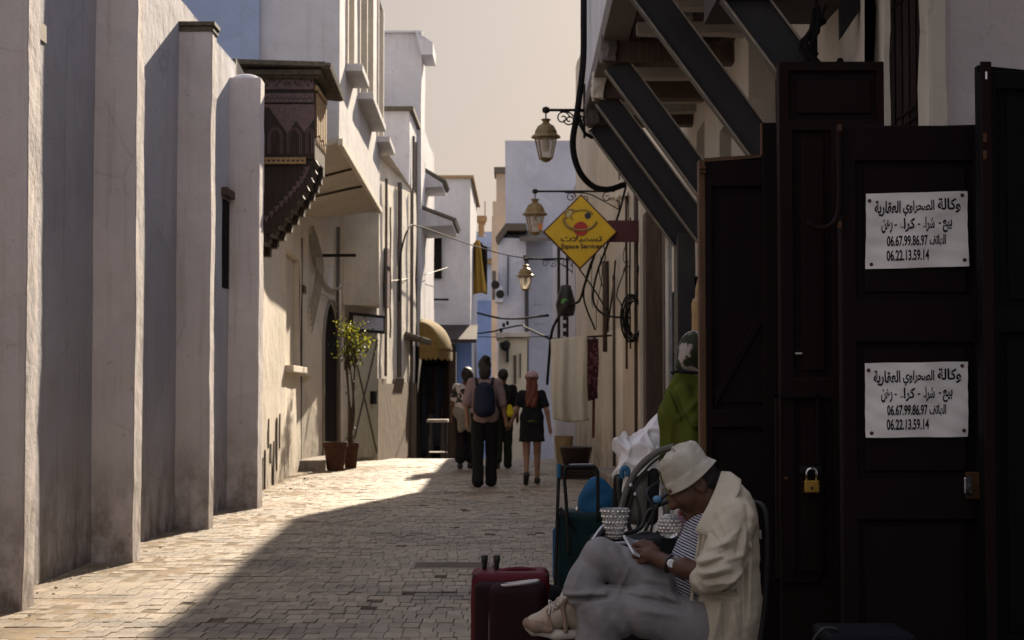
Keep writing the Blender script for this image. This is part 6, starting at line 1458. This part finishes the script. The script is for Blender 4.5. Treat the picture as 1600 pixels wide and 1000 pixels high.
for sx in (-.13, .14):
    for sy in (6.34, 6.62): MB().tube([(q.x + sx, sy, zs - .04), (q.x + sx * 1.1, sy, 0)], .011, 8).build('leg', M['iron'], c2)

# --- woman in green seen from behind, half hidden by the farthest gate leaf
YW = 10.4; W = lambda px, py, d=0: at(px, py, YW + d)
wo = thing('person', 'woman in green hooded cloak and patterned headscarf, half hidden by a brown edged gate', 'person', (W(1092, 900).x, YW, 0))
b = SDF(); b.el(W(1086, 548), (.085, .10, .115)).rc(W(1090, 570), W(1092, 610), .06, .06).rc(W(1092, 640), W(1094, 860), .14, .15, k=.05)
for s in (-1, 1):
    b.rc(W(1095 + s * 42, 625, -.0), W(1095 + s * 48, 715, .02), .05, .042).rc(W(1095 + s * 48, 715, .02), W(1080 + s * 30, 760, .16), .04, .03).rc(W(1080 + s * 30, 760, .16), W(1078 + s * 26, 765, .22), .032, .02)
    for j_ in range(4): b.rc(W(1078 + s * 26 + (j_ - 1.5) * 3, 764, .22), W(1078 + s * 24 + (j_ - 1.5) * 3, 768, .28), .010, .008, k=.006)
    b.rc(W(1078 + s * 22, 764, .20), W(1078 + s * 14, 760, .24), .010, .009, k=.006)
    b.rc(W(1095 + s * 18, 860), (W(1095 + s * 18, 0).x, YW, .08), .085, .045); b.rc((W(1095 + s * 18, 0).x, YW + .04, .05), (W(1095 + s * 18, 0).x, YW + .2, .035), .045, .03)
b.build('body', M['skin_d'], wo, .010)
g = SDF(); g.rc(W(1092, 640), W(1092, 760), .165, .185, k=.06).rc(W(1092, 760), (W(1092, 0).x, YW, .12), .185, .24, k=.06)
for s in (-1, 1): g.rc(W(1092 + s * 30, 606), W(1092 + s * 40, 650), .07, .085, k=.06); g.rc(W(1092 + s * 40, 650), W(1092 + s * 40, 740, .04), .085, .08, k=.05)
g.rc(W(1080, 598), W(1104, 598), .075, .075, k=.05); g.rc(W(1068, 612, -.10), W(1088, 660, -.20), .055, .03, k=.03).rc(W(1112, 608, -.10), W(1088, 662, -.20), .055, .03, k=.03).rc(W(1070, 590), W(1114, 588), .055, .055, k=.04)
fw = folds([(1045, 610, 1062, 655, 4, .016), (1052, 608, 1075, 668, 3.5, -.018), (1062, 655, 1100, 615, 4, .014), (1052, 660, 1046, 760, 4, .013), (1064, 680, 1060, 790, 4, -.014), (1078, 690, 1076, 800, 5, .013), (1092, 640, 1095, 790, 4, -.012)], 10.2)
g.build('cloak', cloth('olive_green_wool', (.088, .104, .016), .12, rough=.95), wo, .009, disp=lambda X, Y, Z: fw(X, Y, Z) + .004 * np.sin(24 * X + 7 * Z) * np.sin(11 * Z + 14 * Y))
SDF().el(W(1087, 548), (.105, .125, .128)).rc(W(1072, 565, -.04), W(1066, 572, -.05), .055, .04).rc(W(1085, 562), W(1089, 572), .095, .090, k=.04).build('headscarf', checks('floral_scarf', (.36, .31, .285), (.034, .040, .022), 12, (.47, .53)), wo, .008, disp=lambda X, Y, Z: .005 * np.sin(30 * X + 20 * Z + 2 * np.sin(14 * Z)) - .004 * np.sin(22 * Z - 31 * X))
MB().tube(smooth_path([W(1050, 582, -.07), W(1060, 580, -.13), W(1080, 582, -.15), W(1102, 584, -.12)], 6), .011, 7).build('collar_band', M['blk_cloth'], wo, smooth=True)
q = W(1096, 460, .25); rm = thing('straw_roll', 'tan straw roll standing upright above the woman in the headscarf', 'straw mat', (q.x, q.y, 0))
MB().tube(smooth_path([(at(1097, 0, YW + .3).x, YW + .3, 0), at(1094, 520, YW + .3), at(1098, 470, YW + .3), at(1104, 420, YW + .3), at(1112, 380, YW + .3)], 6), [.05] * 6 + [.055] * 6 + [.05] * 6 + [.04] * 7, 12).rough(.008, 14).build('roll', wood('straw', (.34, .22, .10), (40, 40, 6)), rm, smooth=True)

# --- people walking away down the lane
def walker(label, px, pyf, Y, Hh, q):
    base = at(px, pyf, Y); gx = base.x; g0 = gz(Y) + .004; k = Hh / 1.75; fem = q.get('fem', 0)
    def L(x, y, z): return Vector((gx + x * k, Y + y * k, g0 + z * k))
    t = thing('person', label, 'person', (gx, Y, g0)); sw = .185 - .025 * fem; hw = .085
    st = q.get('stride', .12); lean = .03
    ft = {s: (s * hw + q.get('fx', 0) * s, s * st) for s in (-1, 1)}
    arms = q.get('arms', {}); hx = q.get('head', 0)
    b = SDF(); b.el(L(hx, lean, 1.635), (.075 * k, .095 * k, .115 * k)).rc(L(hx * .6, lean, 1.55), L(0, .02, 1.42), .05 * k, .055 * k).rc(L(0, .02, 1.36), L(0, 0, 1.0), .12 * k, .13 * k, k=.05)
    b.rc(L(-sw, .02, 1.42), L(sw, .02, 1.42), .045 * k, .045 * k, k=.05)
    for s in (-1, 1):
        kx, ky, kz = (ft[s][0], ft[s][1] * .5 + .05, .50)
        lift = .10 if (q.get('back') == s) else 0
        b.rc(L(s * hw, 0, .93), L(kx, ky, kz), .085 * k, .055 * k, k=.03).rc(L(kx, ky, kz), L(ft[s][0], ft[s][1] - .02, .10 + lift), .053 * k, .036 * k, k=.02)
        b.rc(L(ft[s][0], ft[s][1] - .03, .06 + lift), L(ft[s][0], ft[s][1] + .15, .04 - lift * .2), .038 * k, .03 * k, k=.02)
        e = arms.get(s, ((s * (sw + .06), -.01, 1.13), (s * (sw + .07), .06, .88))); e, h_ = L(*e[0]), L(*e[1])
        b.rc(L(s * sw, .02, 1.41), e, .046 * k, .038 * k, k=.03).rc(e, h_, .037 * k, .025 * k, k=.02)
        d = (h_ - e).normalized(); pm_ = h_ + d * .05 * k; b.rc(h_, pm_, .026 * k, .030 * k, k=.015); sd2 = d.cross(Vector((1, 0, 0))).normalized()
        for j_ in range(4): b.rc(pm_ + sd2 * (j_ - 1.5) * .015 * k, pm_ + sd2 * (j_ - 1.5) * .017 * k + d * (.075 - .006 * abs(j_ - 1)) * k + Vector((-s * .012, 0, 0)), .0095 * k, .0075 * k, k=.006)
        b.rc(h_ + d * .02 * k - sd2 * .024 * k, h_ + d * .06 * k - sd2 * .045 * k, .010 * k, .008 * k, k=.006)
        b.el(L(hx + s * .076, lean - .005, 1.63), (.010 * k, .020 * k, .030 * k), k=.008)
    b.el(L(hx, lean + .098, 1.615), (.014 * k, .018 * k, .018 * k), k=.015)
    b.build('body', q['skin'], t, .009)
    c = SDF(); cl = q.get('hem', .93)
    c.rc(L(0, .02, 1.33), L(0, 0, cl + .10), .145 * k * q.get('wide', 1), (.148 + .01 * fem) * k * q.get('wide', 1), k=.06).rc(L(-sw + .02, .02, 1.40), L(sw - .02, .02, 1.40), .065 * k, .065 * k, k=.06)
    for s in (-1, 1):
        c.rc(L(s * (hw - .01), 0, cl + .12), L(s * (hw - .01), 0, cl + .09), .115 * k, .115 * k, k=.05)
        e = arms.get(s, ((s * (sw + .06), -.01, 1.13), (s * (sw + .07), .06, .88))); sl = q.get('sleeve', .75); c.rc(L(s * sw, .02, 1.41), L(s * sw, .02, 1.41).lerp(L(*e[0]), sl), .066 * k, .062 * k, k=.04)
    c.build('top', q['top'], t, .011, disp=lambda X, Y_, Z: .006 * np.sin(26 * X + 12 * Z + 2 * np.sin(9 * Z)) * np.sin(15 * Z - 20 * X), clip=lambda X, Y_, Z: (g0 + cl * k + .008 * np.sin(40 * X)) - Z + 0 * X)
    p = SDF(); ln = q.get('leg_end', .06)
    for s in (-1, 1):
        kx, ky, kz = (ft[s][0], ft[s][1] * .5 + .05, .50); lift = .10 if (q.get('back') == s) else 0
        if ln > .6:
            p.rc(L(s * hw * .8, 0, .95), L(s * hw * 1.0, ft[s][1] * .2, ln), .115 * k, q.get('flare', .11) * k, k=.06)
        else:
            p.rc(L(s * hw, 0, .95), L(kx, ky, kz), .11 * k, .082 * k, k=.04).rc(L(kx, ky, kz), L(ft[s][0], ft[s][1] - .02, ln + lift), .080 * k, q.get('flare', .072) * k, k=.03)
    p.rc(L(-.05, 0, 1.0), L(.05, 0, 1.0), .125 * k, .125 * k, k=.05)
    p.build('trousers' if ln < .6 else 'skirt', q['low'], t, .011, disp=lambda X, Y_, Z: .005 * np.sin(18 * X + 16 * Z + 2 * np.sin(11 * Z)) * np.sin(23 * Z), clip=(lambda X, Y_, Z: (g0 + ln * k) - Z + 0 * X) if ln > .6 else None)
    for s in (-1, 1):
        lift = .10 if (q.get('back') == s) else 0
        sh = SDF().rc(L(ft[s][0], ft[s][1] - .03, .055 + lift), L(ft[s][0] + .01 * s, ft[s][1] + .16, .045 - lift * .25), .048 * k, .04 * k, k=.02).rc(L(ft[s][0], ft[s][1] - .03, .055 + lift), L(ft[s][0], ft[s][1] - .025, .07 + lift), .045 * k, .044 * k, k=.02)
        sh.build('shoe', q['shoe'], t, .008, clip=None if lift else (lambda X, Y_, Z: (g0 + .002) - Z + 0 * X))
    return t, L, k
tA, L, k = walker('walking man in a pink shirt with a navy backpack and black trousers', 757, 757, 23.5, 1.74, dict(skin=M['skin_l'], top=cloth('dusty_pink_shirt', (.21, .15, .155), .1), low=cloth('black_trousers', (.010, .010, .012), .2), shoe=M['black_pl'], hem=.87, wide=1.12, sleeve=.95, stride=.11, fx=.005, flare=.082, arms={1: ((.255, .0, 1.12), (.30, .04, .88)), -1: ((-.25, -.02, 1.13), (-.235, .06, .88))}))
SDF().rc(L(0, -.15, 1.33), L(0, -.17, 1.05), .10, .115, k=.05).rc(L(-.07, -.15, 1.30), L(-.07, -.17, 1.06), .07, .085, k=.05).rc(L(.07, -.15, 1.30), L(.07, -.17, 1.06), .07, .085, k=.05).build('backpack', cloth('navy_nylon', (.010, .013, .032), .2, rough=.6), tA, .010, disp=lambda X, Y, Z: .004 * np.sin(30 * X) * np.sin(25 * Z))
for s in (-1, 1): MB().tube(smooth_path([L(s * .10, -.12, 1.38), L(s * .12, .0, 1.475), L(s * .14, .12, 1.36), L(s * .15, .06, 1.1), L(s * .13, -.1, 1.0)], 5), .022, 7).build('strap', M['blk_cloth'], tA, smooth=True)
SDF().el(L(0, .02, 1.66), (.092, .108, .112)).el(L(.005, -.06, 1.56), (.085, .06, .10)).el(L(.02, -.03, 1.75), (.06, .07, .05)).build('hair', M['hair_b'], tA, .008, disp=lambda X, Y, Z: .004 * np.sin(60 * X + 40 * Z) * np.sin(50 * Z), clip=lambda X, Y, Z: np.minimum(L(0, 0, 1.6).z - Z, Y - (tA.location.y + .03)) + 0 * X)
tB, L, k = walker('walking woman with red hair, pink cap, black T-shirt, short dark skirt', 831, 757, 23.8, 1.55, dict(fem=1, skin=M['skin_l'], top=cloth('black_tshirt', (.011, .012, .014), .2), low=cloth('black_skirt', (.012, .011, .013), .2), shoe=M['black_pl'], hem=.93, leg_end=.67, sleeve=.6, stride=.10, back=-1, flare=.115, arms={-1: ((-.24, .0, 1.16), (-.32, .03, .97)), 1: ((.24, -.02, 1.14), (.285, .0, .87))}))
SDF().el(L(0, .01, 1.65), (.088, .10, .10)).rc(L(-.03, -.055, 1.55), L(-.04, -.115, 1.27), .06, .055).rc(L(.035, -.055, 1.55), L(.03, -.115, 1.25), .06, .05).build('hair', M['hair_r'], tB, .008, disp=lambda X, Y, Z: .006 * np.sin(75 * X + 5 * np.sin(8 * Z)), clip=lambda X, Y, Z: Y - (tB.location.y + .05) + 0 * X + 0 * Z)
cp = SDF().el(L(0, .02, 1.675), (.098, .115, .095)).rc(L(-.04, .12, 1.67), L(.04, .12, 1.67), .03, .03).build('cap', checks('pink_cap_print', (.28, .16, .18), (.40, .30, .30), 22), tB, .008, clip=lambda X, Y, Z: L(0, 0, 1.665).z - .15 * (Y - tB.location.y) - Z + 0 * X)
MB().tube([L(-.02, -.095, 1.655), L(.02, -.095, 1.655)], .016, 6).build('cap_gap', M['hair_b'], cp)
mb = MB(); mb.tube([L(.158 * math.cos(a), .158 * math.sin(a) * .9, .985 + .012 * math.sin(3 * a)) for a in [2 * math.pi * i / 24 for i in range(25)]], .014, 6).build('belt', cloth('olive_belt', (.10, .12, .035), .1), tB, smooth=True)
tC, L, k = walker('walking woman in a black and white print top, jumper tied at her waist', 727, 734, 28.4, 1.68, dict(fem=1, skin=M['skin_d'], top=checks('black_white_print', (.03, .028, .03), (.42, .38, .38), 13, (.47, .52)), low=cloth('dark_trousers', (.012, .011, .012), .2), shoe=M['black_pl'], hem=.98, sleeve=.7, stride=.07, flare=.10, leg_end=.20, head=.03))
SDF().el(L(.03, .01, 1.65), (.10, .115, .115)).el(L(.045, -.05, 1.60), (.10, .08, .10)).build('hair', M['hair_b'], tC, .009, disp=lambda X, Y, Z: .006 * np.sin(50 * X + 30 * Z) * np.sin(44 * Z + 30 * Y), clip=lambda X, Y, Z: np.minimum(L(0, 0, 1.6).z - Z, Y - (tC.location.y + .03)) + 0 * X)
SDF().rc(L(-.10, -.02, .99), L(.12, -.02, .97), .125, .12, k=.05).rc(L(-.04, -.10, .93), L(-.06, -.12, .70), .11, .06, k=.05).rc(L(.06, -.10, .93), L(.08, -.12, .72), .11, .07, k=.05).build('tied_jumper', cloth('grey_beige_knit', (.20, .18, .16), .12), tC, .010, disp=lambda X, Y, Z: .008 * np.sin(32 * X + 9 * Z) * np.sin(12 * Z))
tD, L, k = walker('person in black almost hidden behind the man with the backpack, yellow bag corner showing', 786, 734, 28.9, 1.66, dict(skin=M['skin_d'], top=cloth('black_jumper', (.012, .012, .013), .2), low=cloth('dark_green_trousers', (.014, .017, .012), .2), shoe=plain('grey_shoe', (.14, .13, .12), .6), hem=.92, sleeve=1.0, stride=.10, back=-1, wide=1.1))
SDF().el(L(0, .01, 1.66), (.09, .105, .105)).build('hair', M['hair_b'], tD, .009, clip=lambda X, Y, Z: np.minimum(L(0, 0, 1.6).z - Z, Y - (tD.location.y + .03)) + 0 * X)
q = L(.12, -.16, 1.02); yb = thing('yellow_bag', 'bright yellow bag carried by the half hidden person in black', 'bag', q)
SDF().rc(q + Vector((0, 0, .06)), q + Vector((.01, 0, -.05)), .045, .065).build('body', cloth('yellow_nylon', (.50, .42, .02), .1), yb, .008); MB().tube(smooth_path([q + Vector((-.02, 0, .1)), q + Vector((0, .02, .3)), q + Vector((.0, .1, .42))], 5), .012, 6).build('strap', M['blk_cloth'], yb)
